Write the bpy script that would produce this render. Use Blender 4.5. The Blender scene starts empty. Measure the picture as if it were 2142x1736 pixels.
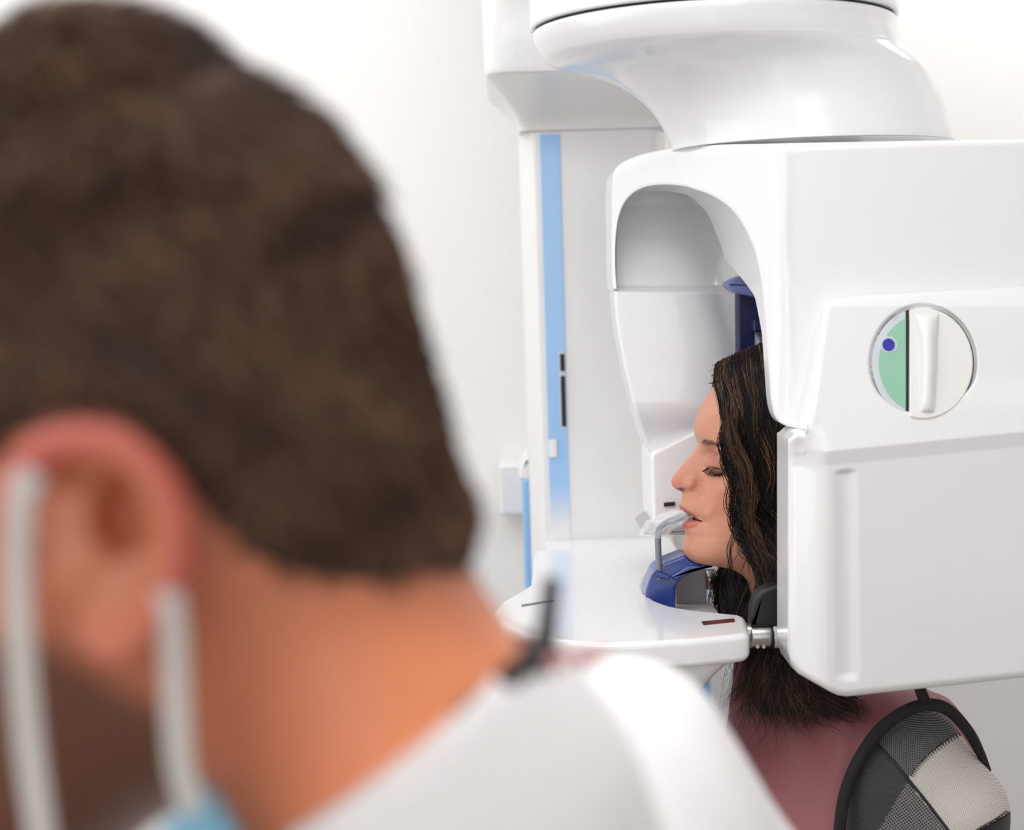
import bpy, bmesh, math, random
import numpy as np
from mathutils import Vector, Matrix

# ------------------------------------------------------------------ camera, world, lights
W, H = 2142, 1736
F = 3600.0                      # focal length in pixels
CAM = np.array([0.0, 0.0, 1.70])
PITCH, ROLL = math.radians(4.2), math.radians(-1.7)
scene = bpy.context.scene
cam_data = bpy.data.cameras.new('camera')
cam = bpy.data.objects.new('camera', cam_data)
scene.collection.objects.link(cam)
cam.matrix_world = Matrix.Translation(CAM) @ Matrix.Rotation(math.pi / 2 - PITCH, 4, 'X') @ Matrix.Rotation(ROLL, 4, 'Z')
cam_data.sensor_width = 36.0
cam_data.lens = 36.0 * F / W
cam_data.clip_start = 0.05
cam_data.dof.use_dof = True
cam_data.dof.focus_distance = 1.93
cam_data.dof.aperture_fstop = 4.3
scene.camera = cam
scene.view_settings.view_transform = 'Standard'
scene.view_settings.look = 'None'
scene.view_settings.gamma = 1.0
scene.view_settings.exposure = -0.16
scene.view_settings.use_curve_mapping = False

world = bpy.data.worlds.new('world')
scene.world = world
world.use_nodes = True
world.node_tree.nodes['Background'].inputs[0].default_value = (1, 1, 1, 1)
world.node_tree.nodes['Background'].inputs[1].default_value = 0.3

def area(name, loc, rot, sx, sy, power, col=(1, 1, 1)):
    d = bpy.data.lights.new(name, 'AREA'); d.shape = 'RECTANGLE'; d.size = sx; d.size_y = sy
    d.energy = power; d.color = col
    o = bpy.data.objects.new(name, d); scene.collection.objects.link(o)
    o.location = loc; o.rotation_euler = rot
    return o
area('ceiling_lamp', (-1.0, 2.55, 2.66), (0, 0, 0), 1.4, .4, 12, (.985, .99, 1))
area('ceiling_lamp', (1.1, 2.55, 2.66), (0, 0, 0), 1.4, .4, 11, (.985, .99, 1))
area('ceiling_lamp', (-0.4, 0.9, 2.66), (0, 0, 0), 1.8, .8, 25, (.985, .99, 1))
area('ceiling_lamp', (-0.9, -0.8, 2.66), (0, 0, 0), 1.2, 0.8, 12, (.985, .99, 1))
area('soft_fill', (-0.4, -1.9, 1.7), (math.radians(90), 0, 0), 2.6, 1.5, 22, (.98, .985, 1))  # added frontal fill behind the camera; the wall has no window

area('soft_fill', (-2.1, 1.3, 1.55), (0, math.radians(-90), 0), 1.5, 1.8, 13, (.97, .985, 1))  # added side fill for column and arch interior, no opening modelled here
scene.cycles.max_bounces = 14
scene.cycles.diffuse_bounces = 9

# ------------------------------------------------------------------ pixel <-> place
_M = np.array(cam.matrix_world.to_3x3())
def ray(px, py):
    return _M @ np.array([(px - W / 2) / F, -(py - H / 2) / F, -1.0])
def at(px, py, Y):
    d = ray(px, py); return CAM + d * (Y - CAM[1]) / d[1]
def atz(px, py, Z):
    d = ray(px, py); return CAM + d * (Z - CAM[2]) / d[2]
_Mi = _M.T
def to_px(P):
    q = (np.asarray(P) - CAM) @ _Mi.T
    return np.stack([W / 2 + F * q[..., 0] / -q[..., 2], H / 2 - F * q[..., 1] / -q[..., 2]], -1)

# ------------------------------------------------------------------ helpers
rng = np.random.default_rng(7)
def sm(x, a=0.0, b=1.0):
    t = np.clip((np.asarray(x, float) - a) / (b - a), 0, 1); return t * t * (3 - 2 * t)
def catmull(P, n, closed=False):
    P = np.asarray(P, float); m = len(P)
    if closed: Q = np.vstack([P[-1], P, P[0], P[1]]); segs = m
    else: Q = np.vstack([2 * P[0] - P[1], P, 2 * P[-1] - P[-2]]); segs = m - 1
    ts = np.linspace(0, segs, n, endpoint=not closed)
    i = np.minimum(ts.astype(int), segs - 1); t = (ts - i)[:, None]
    a, b, c, d = Q[i], Q[i + 1], Q[i + 2], Q[i + 3]
    return 0.5 * (2 * b + (c - a) * t + (2 * a - 5 * b + 4 * c - d) * t ** 2 + (3 * b - a - 3 * c + d) * t ** 3)
def fillet(pts, r, k=5):
    out = []; n = len(pts); pts = [np.array(p, float) for p in pts]
    rs = r if hasattr(r, '__len__') else [r] * n
    for i in range(n):
        p, a, b = pts[i], pts[i - 1], pts[(i + 1) % n]
        u = (a - p); v = (b - p); lu, lv = np.linalg.norm(u), np.linalg.norm(v)
        d = min(rs[i], lu * .48, lv * .48)
        p0, p1 = p + u / lu * d, p + v / lv * d
        for j in range(k + 1):
            t = j / k
            out.append((1 - t) ** 2 * p0 + 2 * t * (1 - t) * p + t * t * p1)
    return np.array(out)

class Root: pass
def thing(name, label, cat, loc, group=None):
    o = bpy.data.objects.new(name, None); scene.collection.objects.link(o)
    o.location = loc; o.empty_display_size = .05
    o['label'] = label; o['category'] = cat
    if group: o['group'] = group
    return o
def tag(o, label, cat):
    o['label'] = label; o['category'] = cat; return o
def link_mesh(name, me, parent=None, smooth=True, wn=False):
    o = bpy.data.objects.new(name, me); scene.collection.objects.link(o)
    if parent is not None:
        o.parent = parent
        if parent.parent is None and parent.type == 'EMPTY':
            o.matrix_parent_inverse = Matrix.Translation(parent.location).inverted()
    if smooth:
        me.polygons.foreach_set('use_smooth', [True] * len(me.polygons))
    if wn:
        m = o.modifiers.new('normals', 'WEIGHTED_NORMAL'); m.keep_sharp = True; m.weight = 60
    return o
def obj(name, V, Fc, mat, parent=None, smooth=True, wn=False, fix=True, colors=None):
    me = bpy.data.meshes.new(name)
    me.from_pydata([tuple(map(float, v)) for v in V], [], [tuple(int(i) for i in f) for f in Fc])
    if fix:
        bm = bmesh.new(); bm.from_mesh(me); bmesh.ops.recalc_face_normals(bm, faces=bm.faces); bm.to_mesh(me); bm.free()
    if colors is not None:
        ca = me.color_attributes.new('tint', 'FLOAT_COLOR', 'POINT')
        c = np.ones((len(V), 4), np.float32); c[:, :3] = colors
        ca.data.foreach_set('color', c.ravel())
    for m in (mat if isinstance(mat, (list, tuple)) else [mat]): me.materials.append(m)
    me.update()
    return link_mesh(name, me, parent, smooth, wn)
def join(parts):
    V, Fc, k = [], [], 0
    for v, f in parts:
        V.append(np.asarray(v, float)); Fc += [tuple(i + k for i in q) for q in f]; k += len(v)
    return np.vstack(V), Fc
def grid_faces(nu, nv, wrap=False, off=0):
    Fc = []
    for i in range(nu - 1):
        for j in range(nv if wrap else nv - 1):
            a, b = i * nv + j, i * nv + (j + 1) % nv
            Fc.append((off + a, off + b, off + b + nv, off + a + nv))
    return Fc
def loft(rings, cap=True):
    R = np.array(rings); nu, nv = R.shape[:2]
    Fc = grid_faces(nu, nv, True)
    if cap: Fc += [tuple(range(nv)), tuple(range((nu - 1) * nv, nu * nv))]
    return R.reshape(-1, 3), Fc
def slab(G, dv):
    """closed body: a front grid G[nu,nv,3] and the same grid moved by dv."""
    G = np.asarray(G); nu, nv = G.shape[:2]
    B = G + dv
    V = np.vstack([G.reshape(-1, 3), B.reshape(-1, 3)]); n = nu * nv
    f = grid_faces(nu, nv); Fc = f + [tuple(reversed([i + n for i in q])) for q in f]
    bd = [i * nv for i in range(nu)] + [(nu - 1) * nv + j for j in range(1, nv)] + \
         [i * nv + nv - 1 for i in range(nu - 2, -1, -1)] + [j for j in range(nv - 2, 0, -1)]
    for a, b in zip(bd, bd[1:] + bd[:1]): Fc.append((a, b, b + n, a + n))
    return V, Fc
def rprism(C, d, r, k=5):
    """contour C (n,3, roughly planar) extruded by vector d with rounded rims of radius r."""
    C = np.asarray(C, float); d = np.asarray(d, float); L = np.linalg.norm(d); N = d / L
    T = np.roll(C, -1, 0) - np.roll(C, 1, 0); T -= np.outer(T @ N, N)
    T /= np.linalg.norm(T, axis=1)[:, None] + 1e-12
    I = np.cross(N, T)
    cen = C.mean(0); area2 = 0.0
    A = np.cross(C - cen, np.roll(C, -1, 0) - cen).sum(0) @ N
    if A < 0: I = -I
    r = min(r, L / 2)
    rings = []
    for j in range(k + 1):
        th = j / k * math.pi / 2
        rings.append(C + I * r * (1 - math.sin(th)) + N * r * (1 - math.cos(th)))
    for j in range(k, -1, -1):
        th = j / k * math.pi / 2
        rings.append(C + I * r * (1 - math.sin(th)) + N * (L - r * (1 - math.cos(th))))
    return loft(rings)
def box(lo, hi, r=.004):
    x0, y0, z0 = lo; x1, y1, z1 = hi
    c = fillet([(x0, y0, z0), (x1, y0, z0), (x1, y0, z1), (x0, y0, z1)], max(r * 1.2, .0005), 4)
    return rprism(c, (0, y1 - y0, 0), r, 3)
def tube(P, rad, n=12, cap=True, smooth_n=None):
    P = np.asarray(P, float)
    if smooth_n: P = catmull(P, smooth_n)
    m = len(P); rad = np.ones(m) * rad if np.isscalar(rad) else np.interp(np.linspace(0, 1, m), np.linspace(0, 1, len(rad)), rad)
    T = np.gradient(P, axis=0); T /= np.linalg.norm(T, axis=1)[:, None]
    ref = np.array([0, 1, 0.]) if abs(T[0][1]) < .9 else np.array([1., 0, 0])
    rings = []; U = np.cross(T[0], ref); U /= np.linalg.norm(U)
    for i in range(m):
        U = U - T[i] * (U @ T[i]); U /= np.linalg.norm(U); Vv = np.cross(T[i], U)
        a = np.linspace(0, 2 * math.pi, n, endpoint=False)
        rings.append(P[i] + rad[i] * (np.outer(np.cos(a), U) + np.outer(np.sin(a), Vv)))
    return loft(rings, cap)
def ellipsoid(c, rx, ry, rz, nu=24, nv=32):
    th = np.linspace(.02, math.pi - .02, nu); ph = np.linspace(0, 2 * math.pi, nv, endpoint=False)
    return loft([np.stack([c[0] + rx * math.sin(t) * np.cos(ph), c[1] + ry * math.sin(t) * np.sin(ph), np.full(nv, c[2] + rz * math.cos(t))], -1) for t in th])
def pix_contour(pts, Y): return np.array([at(p[0], p[1], Y) for p in pts])

def surface_nets(f, lo, hi, h):
    lo = np.array(lo, float); n = np.ceil((np.array(hi) - lo) / h).astype(int) + 1
    ax = [lo[i] + h * np.arange(n[i]) for i in range(3)]
    X, Y, Z = np.meshgrid(*ax, indexing='ij')
    D = f(np.stack([X, Y, Z], -1))
    S = D < 0
    acc = np.zeros(tuple(n - 1) + (3,)); cnt = np.zeros(tuple(n - 1))
    for a in range(3):
        sl0 = [slice(None)] * 3; sl1 = [slice(None)] * 3; sl0[a] = slice(0, -1); sl1[a] = slice(1, None)
        d0, d1 = D[tuple(sl0)], D[tuple(sl1)]
        cr = (d0 < 0) != (d1 < 0)
        t = np.where(cr, d0 / np.where(cr, d0 - d1, 1), 0)
        b, c = [i for i in range(3) if i != a]
        for ob in (0, 1):
            for oc in (0, 1):
                s = [None] * 3; s[a] = slice(None)
                s[b] = slice(ob, n[b] - 1 + ob); s[c] = slice(oc, n[c] - 1 + oc)
                m = cr[tuple(s)]; tt = t[tuple(s)]
                pos = np.zeros(m.shape + (3,)); pos[..., a] = tt; pos[..., b] = ob; pos[..., c] = oc
                acc += pos * m[..., None]; cnt += m
    act = cnt > 0
    idx = -np.ones(act.shape, int); idx[act] = np.arange(act.sum())
    base = np.stack(np.nonzero(act), -1)
    V = lo + h * (base + acc[act] / cnt[act][:, None])
    quads = []
    for a in range(3):
        b, c = [(1, 2), (2, 0), (0, 1)][a]
        sl0 = [slice(1, -1)] * 3; sl1 = [slice(1, -1)] * 3; sl0[a] = slice(0, -1); sl1[a] = slice(1, None)
        s0, s1 = S[tuple(sl0)], S[tuple(sl1)]
        for flip, m in ((0, s0 & ~s1), (1, ~s0 & s1)):
            p = np.stack(np.nonzero(m), -1)
            if not len(p): continue
            p[:, b] += 1; p[:, c] += 1
            q = []
            for db, dc in ((0, 0), (-1, 0), (-1, -1), (0, -1)):
                r_ = p.copy(); r_[:, b] += db; r_[:, c] += dc
                q.append(idx[r_[:, 0], r_[:, 1], r_[:, 2]])
            q = np.stack(q, -1)
            quads.append(q[:, ::-1] if flip else q)
    Q = np.vstack(quads); Q = Q[(Q >= 0).all(1)]
    return V, Q.tolist()
def vnormals(V, Q):
    Q = np.asarray(Q); N = np.zeros_like(V)
    fn = np.cross(V[Q[:, 2]] - V[Q[:, 0]], V[Q[:, 3]] - V[Q[:, 1]])
    for k in range(4): np.add.at(N, Q[:, k], fn)
    return N / (np.linalg.norm(N, axis=1)[:, None] + 1e-12)
def smin(a, b, k):
    h = np.clip(.5 + .5 * (b - a) / k, 0, 1); return b + (a - b) * h - k * h * (1 - h)
def sd_ell(P, c, r):
    r = np.array(r); q = (P - c); k0 = np.linalg.norm(q / r, axis=-1); k1 = np.linalg.norm(q / r ** 2, axis=-1)
    return k0 * (k0 - 1) / (k1 + 1e-9)
def sd_cap(P, a, b, ra, rb):
    a = np.array(a); b = np.array(b); ab = b - a
    t = np.clip(((P - a) @ ab) / (ab @ ab), 0, 1)
    return np.linalg.norm(P - a - t[..., None] * ab, axis=-1) - (ra + (rb - ra) * t)
def strands_mesh(lines, rad, cols, sides=3):
    """lines (n,m,3): tapered hairs in one mesh; rad (n,) ; cols (n,3)"""
    n, m, _ = lines.shape
    T = np.gradient(lines, axis=1); T /= np.linalg.norm(T, axis=2)[..., None] + 1e-12
    ref = np.array([.13, 1, .21]); U = np.cross(T, ref); U /= np.linalg.norm(U, axis=2)[..., None] + 1e-12
    Vv = np.cross(T, U)
    tap = np.clip(np.minimum(np.linspace(.7, 1.6, m), np.linspace(3.2, .12, m)), 0, 1)
    V = np.empty((n, m, sides, 3))
    for s in range(sides):
        a = 2 * math.pi * s / sides
        V[:, :, s] = lines + (rad[:, None] * tap)[..., None] * (math.cos(a) * U + math.sin(a) * Vv)
    idx = np.arange(n * m * sides).reshape(n, m, sides)
    a = idx[:, :-1]; b = idx[:, 1:]
    q = np.stack([a, np.roll(a, -1, 2), np.roll(b, -1, 2), b], -1).reshape(-1, 4)
    C = np.repeat(cols, m * sides, 0)
    return V.reshape(-1, 3), q.tolist(), C

# ------------------------------------------------------------------ materials
def srgb(r, g, b):
    f = lambda c: (c / 255) / 12.92 if c <= 10 else ((c / 255 + .055) / 1.055) ** 2.4
    return (f(r), f(g), f(b), 1)
def mat(name, col, rough=.4, metal=0, coat=0, spec=.5, noise=0, nscale=40, bump=0, bscale=400, sss=0, alpha=1, trans=0, attr=False, emit=0):
    m = bpy.data.materials.new(name); m.use_nodes = True; nt = m.node_tree; b = nt.nodes['Principled BSDF']
    b.inputs['Base Color'].default_value = col; b.inputs['Roughness'].default_value = rough
    b.inputs['Metallic'].default_value = metal; b.inputs['Coat Weight'].default_value = coat
    b.inputs['Coat Roughness'].default_value = .05
    b.inputs['Specular IOR Level'].default_value = spec
    b.inputs['Alpha'].default_value = alpha; b.inputs['Transmission Weight'].default_value = trans
    if sss:
        b.inputs['Subsurface Weight'].default_value = sss; b.inputs['Subsurface Radius'].default_value = (.012, .004, .002)
        b.inputs['Subsurface Scale'].default_value = .6
    src = None
    if attr:
        a = nt.nodes.new('ShaderNodeAttribute'); a.attribute_name = 'tint'; src = a.outputs['Color']
        nt.links.new(src, b.inputs['Base Color'])
    tc = nt.nodes.new('ShaderNodeTexCoord')
    if noise:
        n = nt.nodes.new('ShaderNodeTexNoise'); n.inputs['Scale'].default_value = nscale; n.inputs['Detail'].default_value = 4
        nt.links.new(tc.outputs['Object'], n.inputs['Vector'])
        r = nt.nodes.new('ShaderNodeMapRange'); r.inputs['To Min'].default_value = 1 - noise; r.inputs['To Max'].default_value = 1 + noise
        nt.links.new(n.outputs['Fac'], r.inputs['Value'])
        mx = nt.nodes.new('ShaderNodeMix'); mx.data_type = 'RGBA'; mx.blend_type = 'MULTIPLY'; mx.inputs['Factor'].default_value = 1
        if src is not None: nt.links.new(src, mx.inputs['A'])
        else: mx.inputs['A'].default_value = col
        nt.links.new(r.outputs['Result'], mx.inputs['B']); nt.links.new(mx.outputs['Result'], b.inputs['Base Color'])
    if bump:
        n = nt.nodes.new('ShaderNodeTexNoise'); n.inputs['Scale'].default_value = bscale; n.inputs['Detail'].default_value = 3
        nt.links.new(tc.outputs['Object'], n.inputs['Vector'])
        bp = nt.nodes.new('ShaderNodeBump'); bp.inputs['Strength'].default_value = bump; bp.inputs['Distance'].default_value = .001
        nt.links.new(n.outputs['Fac'], bp.inputs['Height']); nt.links.new(bp.outputs['Normal'], b.inputs['Normal'])
    return m
M = {}
M['white'] = mat('white_gloss_plastic', (.78, .78, .80, 1), .22, coat=.5, noise=.01)
M['white2'] = mat('white_satin_plastic', (.77, .77, .77, 1), .35, coat=.2, noise=.01)
M['wall'] = mat('wall_paint', (.82, .81, .795, 1), .8, noise=.01, nscale=5, bump=.05)
M['floor'] = mat('floor_vinyl', (.30, .26, .23, 1), .5, noise=.05)
M['ceil'] = mat('ceiling_paint', (.85, .85, .84, 1), .9, noise=.01)
M['blue'] = mat('light_blue_trim', srgb(130, 178, 226), .35, coat=.3, noise=.01)
M['navy'] = mat('navy_plastic', srgb(22, 52, 128), .25, coat=.5, noise=.02)
M['navydark'] = mat('dark_navy_plastic', srgb(8, 20, 70), .35, noise=.02)
M['black'] = mat('black_rubber', srgb(20, 20, 24), .5, noise=.05)
M['dark'] = mat('dark_gap', srgb(22, 22, 24), .6, noise=.03)
M['grey'] = mat('grey_plastic', srgb(165, 160, 160), .4, noise=.02)
M['metal'] = mat('brushed_metal', srgb(190, 186, 182), .3, metal=1, noise=.03)
M['rod'] = mat('grey_rod', srgb(120, 124, 132), .35, metal=.4, noise=.05)
M['green'] = mat('pale_green_face', srgb(140, 190, 165), .35, coat=.3, noise=.01)
M['ring'] = mat('pale_grey_ring', srgb(200, 206, 212), .35, noise=.01)
M['bluedot'] = mat('blue_indicator', srgb(45, 45, 160), .2, coat=.6, noise=.02)
M['pearl'] = mat('pearl_plastic', srgb(228, 228, 226), .25, coat=.4, noise=.01)
M['red'] = mat('dark_red_window', srgb(90, 6, 10), .15, coat=.6, noise=.1)
M['film'] = mat('clear_film', (.9, .92, .95, 1), .08, alpha=.28, spec=.9, noise=.01)
M['skin'] = mat('skin', (.6, .35, .25, 1), .42, sss=.12, noise=.05, nscale=90, bump=.1, bscale=900, attr=True)
M['hair'] = mat('hair', (.03, .02, .015, 1), .42, spec=.28, attr=True)
M['manhair'] = mat('short_hair', (.03, .02, .015, 1), .6, spec=.25, attr=True)
M['coat'] = mat('white_cotton', (.80, .785, .795, 1), .8, noise=.02, bump=.3, bscale=600)
M['strap'] = mat('white_elastic', (.62, .60, .58, 1), .8, noise=.04)
M['mask'] = mat('blue_mask_cloth', srgb(120, 175, 200), .8, noise=.04)
M['apron'] = mat('mauve_apron_vinyl', srgb(152, 92, 97), .55, noise=.06, nscale=14, bump=.15, bscale=300)
M['tee'] = mat('black_cotton', srgb(26, 22, 26), .85, noise=.1)
M['pink'] = mat('pink_tag_cloth', srgb(200, 140, 140), .8, noise=.05)

def stripe_mat():
    m = mat('blue_fading_stripe', srgb(120, 176, 232), .3, coat=.4)
    nt = m.node_tree; b = nt.nodes['Principled BSDF']
    g = nt.nodes.new('ShaderNodeNewGeometry'); s = nt.nodes.new('ShaderNodeSeparateXYZ'); r = nt.nodes.new('ShaderNodeMapRange')
    r.interpolation_type = 'SMOOTHSTEP'
    r.inputs['From Min'].default_value = at(1170, 1125, 2.6)[2]; r.inputs['From Max'].default_value = at(1170, 1000, 2.6)[2]
    mx = nt.nodes.new('ShaderNodeMix'); mx.data_type = 'RGBA'; mx.inputs['A'].default_value = (.77, .77, .77, 1); mx.inputs['B'].default_value = srgb(150, 192, 236)
    nt.links.new(g.outputs['Position'], s.inputs[0]); nt.links.new(s.outputs['Z'], r.inputs['Value'])
    nt.links.new(r.outputs['Result'], mx.inputs['Factor']); nt.links.new(mx.outputs['Result'], b.inputs['Base Color'])
    return m
M['stripe'] = stripe_mat()

# ------------------------------------------------------------------ the room
def struct(name, lo, hi, m):
    V = [(x, y, z) for x in (lo[0], hi[0]) for y in (lo[1], hi[1]) for z in (lo[2], hi[2])]
    Fc = [(0, 1, 3, 2), (4, 6, 7, 5), (0, 4, 5, 1), (2, 3, 7, 6), (0, 2, 6, 4), (1, 5, 7, 3)]
    o = obj(name, V, Fc, m, smooth=False); o['kind'] = 'structure'; return o
RX0, RX1, RY0, RY1, RZ = -2.2, 2.0, -2.2, 3.0, 2.7
struct('floor', (RX0 - .1, RY0 - .1, -.1), (RX1 + .1, RY1 + .1, 0), M['floor'])
struct('ceiling', (RX0 - .1, RY0 - .1, RZ), (RX1 + .1, RY1 + .1, RZ + .1), M['ceil'])
struct('wall_back', (RX0 - .1, RY1, 0), (RX1 + .1, RY1 + .1, RZ), M['wall'])
struct('wall_left', (RX0 - .1, RY0, 0), (RX0, RY1, RZ), M['wall'])
struct('wall_right', (RX1, RY0, 0), (RX1 + .1, RY1, RZ), M['wall'])
struct('wall_front', (RX0 - .1, RY0 - .1, 0), (RX1 + .1, RY0, RZ), M['wall'])

# ------------------------------------------------------------------ the x-ray machine
mach = thing('dental_xray_machine', 'large white panoramic dental x-ray machine with blue trim, its arm curving around the seated patient\'s head', 'x-ray machine', (.14, 2.7, 0))
mach['label'] = 'large white panoramic dental x-ray machine with light blue trim around the woman\'s head'

# column ---------------------------------------------------
CY = 2.60
xl = at(1086, 290, CY)[0]; xr = at(1400, 290, CY)[0]
c = fillet([(xl, CY + .05, 0), (xl + .02, CY, 0), (xr - .02, CY, 0), (xr, CY + .05, 0), (xr, CY + .2, 0), (xl, CY + .2, 0)], [.01, .006, .01, .03, .02, .02])
ztop = at(1200, 250, CY)[2]
column = obj('column', *rprism(c, (0, 0, ztop), .003), M['white2'], mach, wn=True)
sx0 = at(1129, 285, CY)[0]; sx1 = at(1171, 285, CY)[0]
z0, z1 = at(1170, 1130, CY)[2], at(1150, 281, CY)[2]
obj('stripe', *box((sx0, CY - .002, z0), (sx1, CY + .004, z1), .0008), M['stripe'], column, wn=True)
def front_strip(name, p0, p1, w, Y, m, parent, r=.001, th=.004):
    a, b = at(*p0, Y), at(*p1, Y)
    return obj(name, *box((min(a[0], b[0]) if w is None else a[0] - w / 2, Y - th, min(a[2], b[2])),
                          (max(a[0], b[0]) if w is None else a[0] + w / 2, Y + .002, max(a[2], b[2])), r), m, parent, wn=True)
zz = lambda py: at(1175, py, CY)[2]
obj('display_slot_frame', *box((sx1 - .0105, CY - .004, zz(897)), (sx1 - .0005, CY - .001, zz(735)), .001), M['ring'], column, wn=True)
obj('display_slot', *box((sx1 - .009, CY - .006, zz(892)), (sx1 - .002, CY - .002, zz(786)), .001), M['dark'], column, wn=True)
obj('display_slot', *box((sx1 - .009, CY - .006, zz(776)), (sx1 - .002, CY - .002, zz(740)), .001), M['dark'], column, wn=True)
bx_ = at(1157, 938, CY)
obj('button', *box((bx_[0] - .006, CY - .007, bx_[2] - .014), (bx_[0] + .006, CY - .001, bx_[2] + .014), .003), M['pearl'], column, wn=True)

# lower column, fixed to the floor, with blue sides
LY = 2.66
lx0 = at(1112, 1100, LY)[0]; lx1 = at(1449, 1420, LY)[0]
lz = at(1100, 1000, LY)[2]
base = obj('column_base', *box((lx0, LY, 0), (lx1, LY + .25, lz), .006), M['white2'], mach, wn=True)
bl = at(1095, 1100, LY)[0]; br = at(1486, 1420, LY)[0]
obj('side_panel', *box((bl, LY - .004, 0), (lx0 + .001, LY + .2, at(1100, 1002, LY)[2]), .005), M['blue'], base, wn=True)
obj('side_panel', *box((lx1 + .002, LY - .004, 0), (br, LY + .2, at(1470, 1200, LY)[2]), .005), M['blue'], base, wn=True)
obj('seam', *box((lx1 - .002, LY - .003, 0), (lx1 + .003, LY + .01, at(1470, 1200, LY)[2]), .001), M['dark'], base, wn=True)
cb = at(1090, 1003, LY)
obj('cap', *rprism(fillet([at(1086, 1004, LY), at(1108, 1004, LY), at(1106, 958, LY), at(1098, 962, LY), at(1086, 985, LY)], .006), (0, .15, 0), .004), M['white2'], base, wn=True)

# capital: flares out under the overhead carriage
rings = []
for t in np.linspace(0, 1, 16):
    e = t ** 2.2
    py = 278 - 90 * t
    zc = at(1080, py, CY)[2]
    xa = at(1086 - 64 * e, 278, CY - .12 * e)[0]; xb = xr + .10 * e
    ya = CY - .001 - .20 * e; yb = CY + .2
    rr = .015 + .03 * t
    rings.append(fillet([(xa, ya, zc), (xb, ya, zc), (xb, yb, zc), (xa, yb, zc)], rr, 6))
zc = rings[-1][0][2]
top = rings[-1].copy()
for dz, ins in ((.004, -.002), (.012, -.003), (.6, -.003)):
    q = top.copy(); cen = q.mean(0); q += np.sign(q - cen) * np.array([-ins, -ins, 0]); q[:, 2] = zc + dz; rings.append(q)
rings = [np.where(np.isfinite(q), q, 0) for q in rings]
zcl = RZ - .12
rings[-1][:, 2] = min(zc + .45, zcl)
obj('overhead_carriage', *loft(rings), M['white2'], mach, wn=True)

# hub under the carriage disc: flaring neck -------------------------------
HYc = 2.0
hub_lv = [(318, 1404, 1990, .150), (300, 1402, 1986, .150), (265, 1386, 1976, .151), (230, 1362, 1966, .153), (200, 1330, 1952, .158), (172, 1286, 1936, .165), (155, 1240, 1918, .175), (145, 1200, 1902, .184), (137, 1165, 1890, .191), (130, 1148, 1884, .195), (124, 1139, 1880, .197), (112, 1130, 1875, .200), (95, 1120, 1869, .203), (80, 1115, 1867, .205), (72, 1114, 1866, .2045), (69, 1117, 1863, .203)]
aa = np.linspace(0, 2 * math.pi, 160, endpoint=False)
rings = []
lv = catmull(hub_lv[:-1], 90); lv = np.vstack([lv, hub_lv[-1]])
for py, a_, b_, ry in lv:
    zc = at(a_, py, HYc)[2]; xa = at(a_, py, HYc)[0]; xb = at(b_, py - 25, HYc)[0]
    rings.append(np.stack([(xa + xb) / 2 + (xb - xa) / 2 * np.cos(aa), HYc + ry * np.sin(aa), np.full(160, zc)], -1))
hub = obj('rotor_hub', *loft(rings), M['white'], mach, wn=True)
zs = rings[-1][0][2]; cx = rings[-1][:, 0].mean(); rx_ = np.ptp(rings[-1][:, 0]) / 2
def disc_ring(rx, ry, z): return np.stack([cx + rx * np.cos(aa), HYc + ry * np.sin(aa), np.full(160, z)], -1)
obj('seam', *loft([disc_ring(rx_ - .002, .201, zs - .002), disc_ring(rx_ - .002, .201, zs + .004)]), M['dark'], hub)
obj('carriage_disc', *loft([disc_ring(rx_ + .0015, .2055, zs + .0022), disc_ring(rx_ + .004, .208, zs + .003), disc_ring(rx_ + .0045, .2085, zs + .006), disc_ring(rx_ + .005, .209, zs + .16), disc_ring(rx_ - .01, .19, zs + .18)]), M['white'], mach, wn=True)

# rotor arm: arch from the far (sensor) limb over to the near (tube) limb ----
def Dpl(px):
    px = np.asarray(px, float)
    a = 1.75 + 0 * px; b = 1.75 + (1622 - px) * (.37 / 337)
    k = .03; h = np.clip(.5 + .5 * (b - a) / k, 0, 1)
    return a + (b - a) * h + k * h * (1 - h) * .6
pairs = [((1290, 607), (1283, 607)), ((1287, 560), (1280, 560)), ((1289, 490), (1280, 450)), ((1299, 440), (1281, 385)), ((1320, 408), (1291, 348)),
         ((1350, 391), (1330, 326)), ((1390, 386), (1388, 311)), ((1430, 389), (1440, 304)), ((1458, 397), (1490, 301)), ((1490, 409), (1545, 299)),
         ((1525, 432), (1600, 298)), ((1552, 465), (1680, 296)), ((1575, 512), (1850, 293)), ((1588, 560), (2100, 290)), ((1597, 620), (2400, 287)),
         ((1604, 700), (2400, 400)), ((1611, 800), (2400, 520)), ((1615, 845), (2400, 620)), ((1624, 875), (2400, 700)), ((1642, 890), (2400, 780)), ((1684, 901), (2400, 880))]
I_ = catmull([p[0] for p in pairs], 170); O_ = catmull([p[1] for p in pairs], 170)
def arch_grid(I_, O_, r1, r2):
    G = np.empty((len(I_), 70, 3)); PX = np.empty((len(I_), 70))
    for i, (a, b) in enumerate(zip(I_, O_)):
        L = np.linalg.norm(b - a); ra, rb = min(r1, L * .3), min(r2, L * .3)
        if b[0] > 2390: rb = 1e-6
        th = np.linspace(0, math.pi / 2, 9)
        d = np.concatenate([ra * (1 - np.cos(th)), np.linspace(ra, L - rb, 54)[1:-1], (L - rb * (1 - np.cos(th)))[::-1]])
        off = np.concatenate([ra * (1 - np.sin(th)), np.zeros(52), (rb * (1 - np.sin(th)))[::-1]]) / 1900
        for j in range(70):
            p = a + (b - a) * d[j] / L
            G[i, j] = at(p[0], p[1], Dpl(p[0])); G[i, j, 1] += off[j]; PX[i, j] = p[0]
    return G
G = arch_grid(I_, O_, 7, 30)
tt = np.linspace(0, 20, 170)
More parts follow.
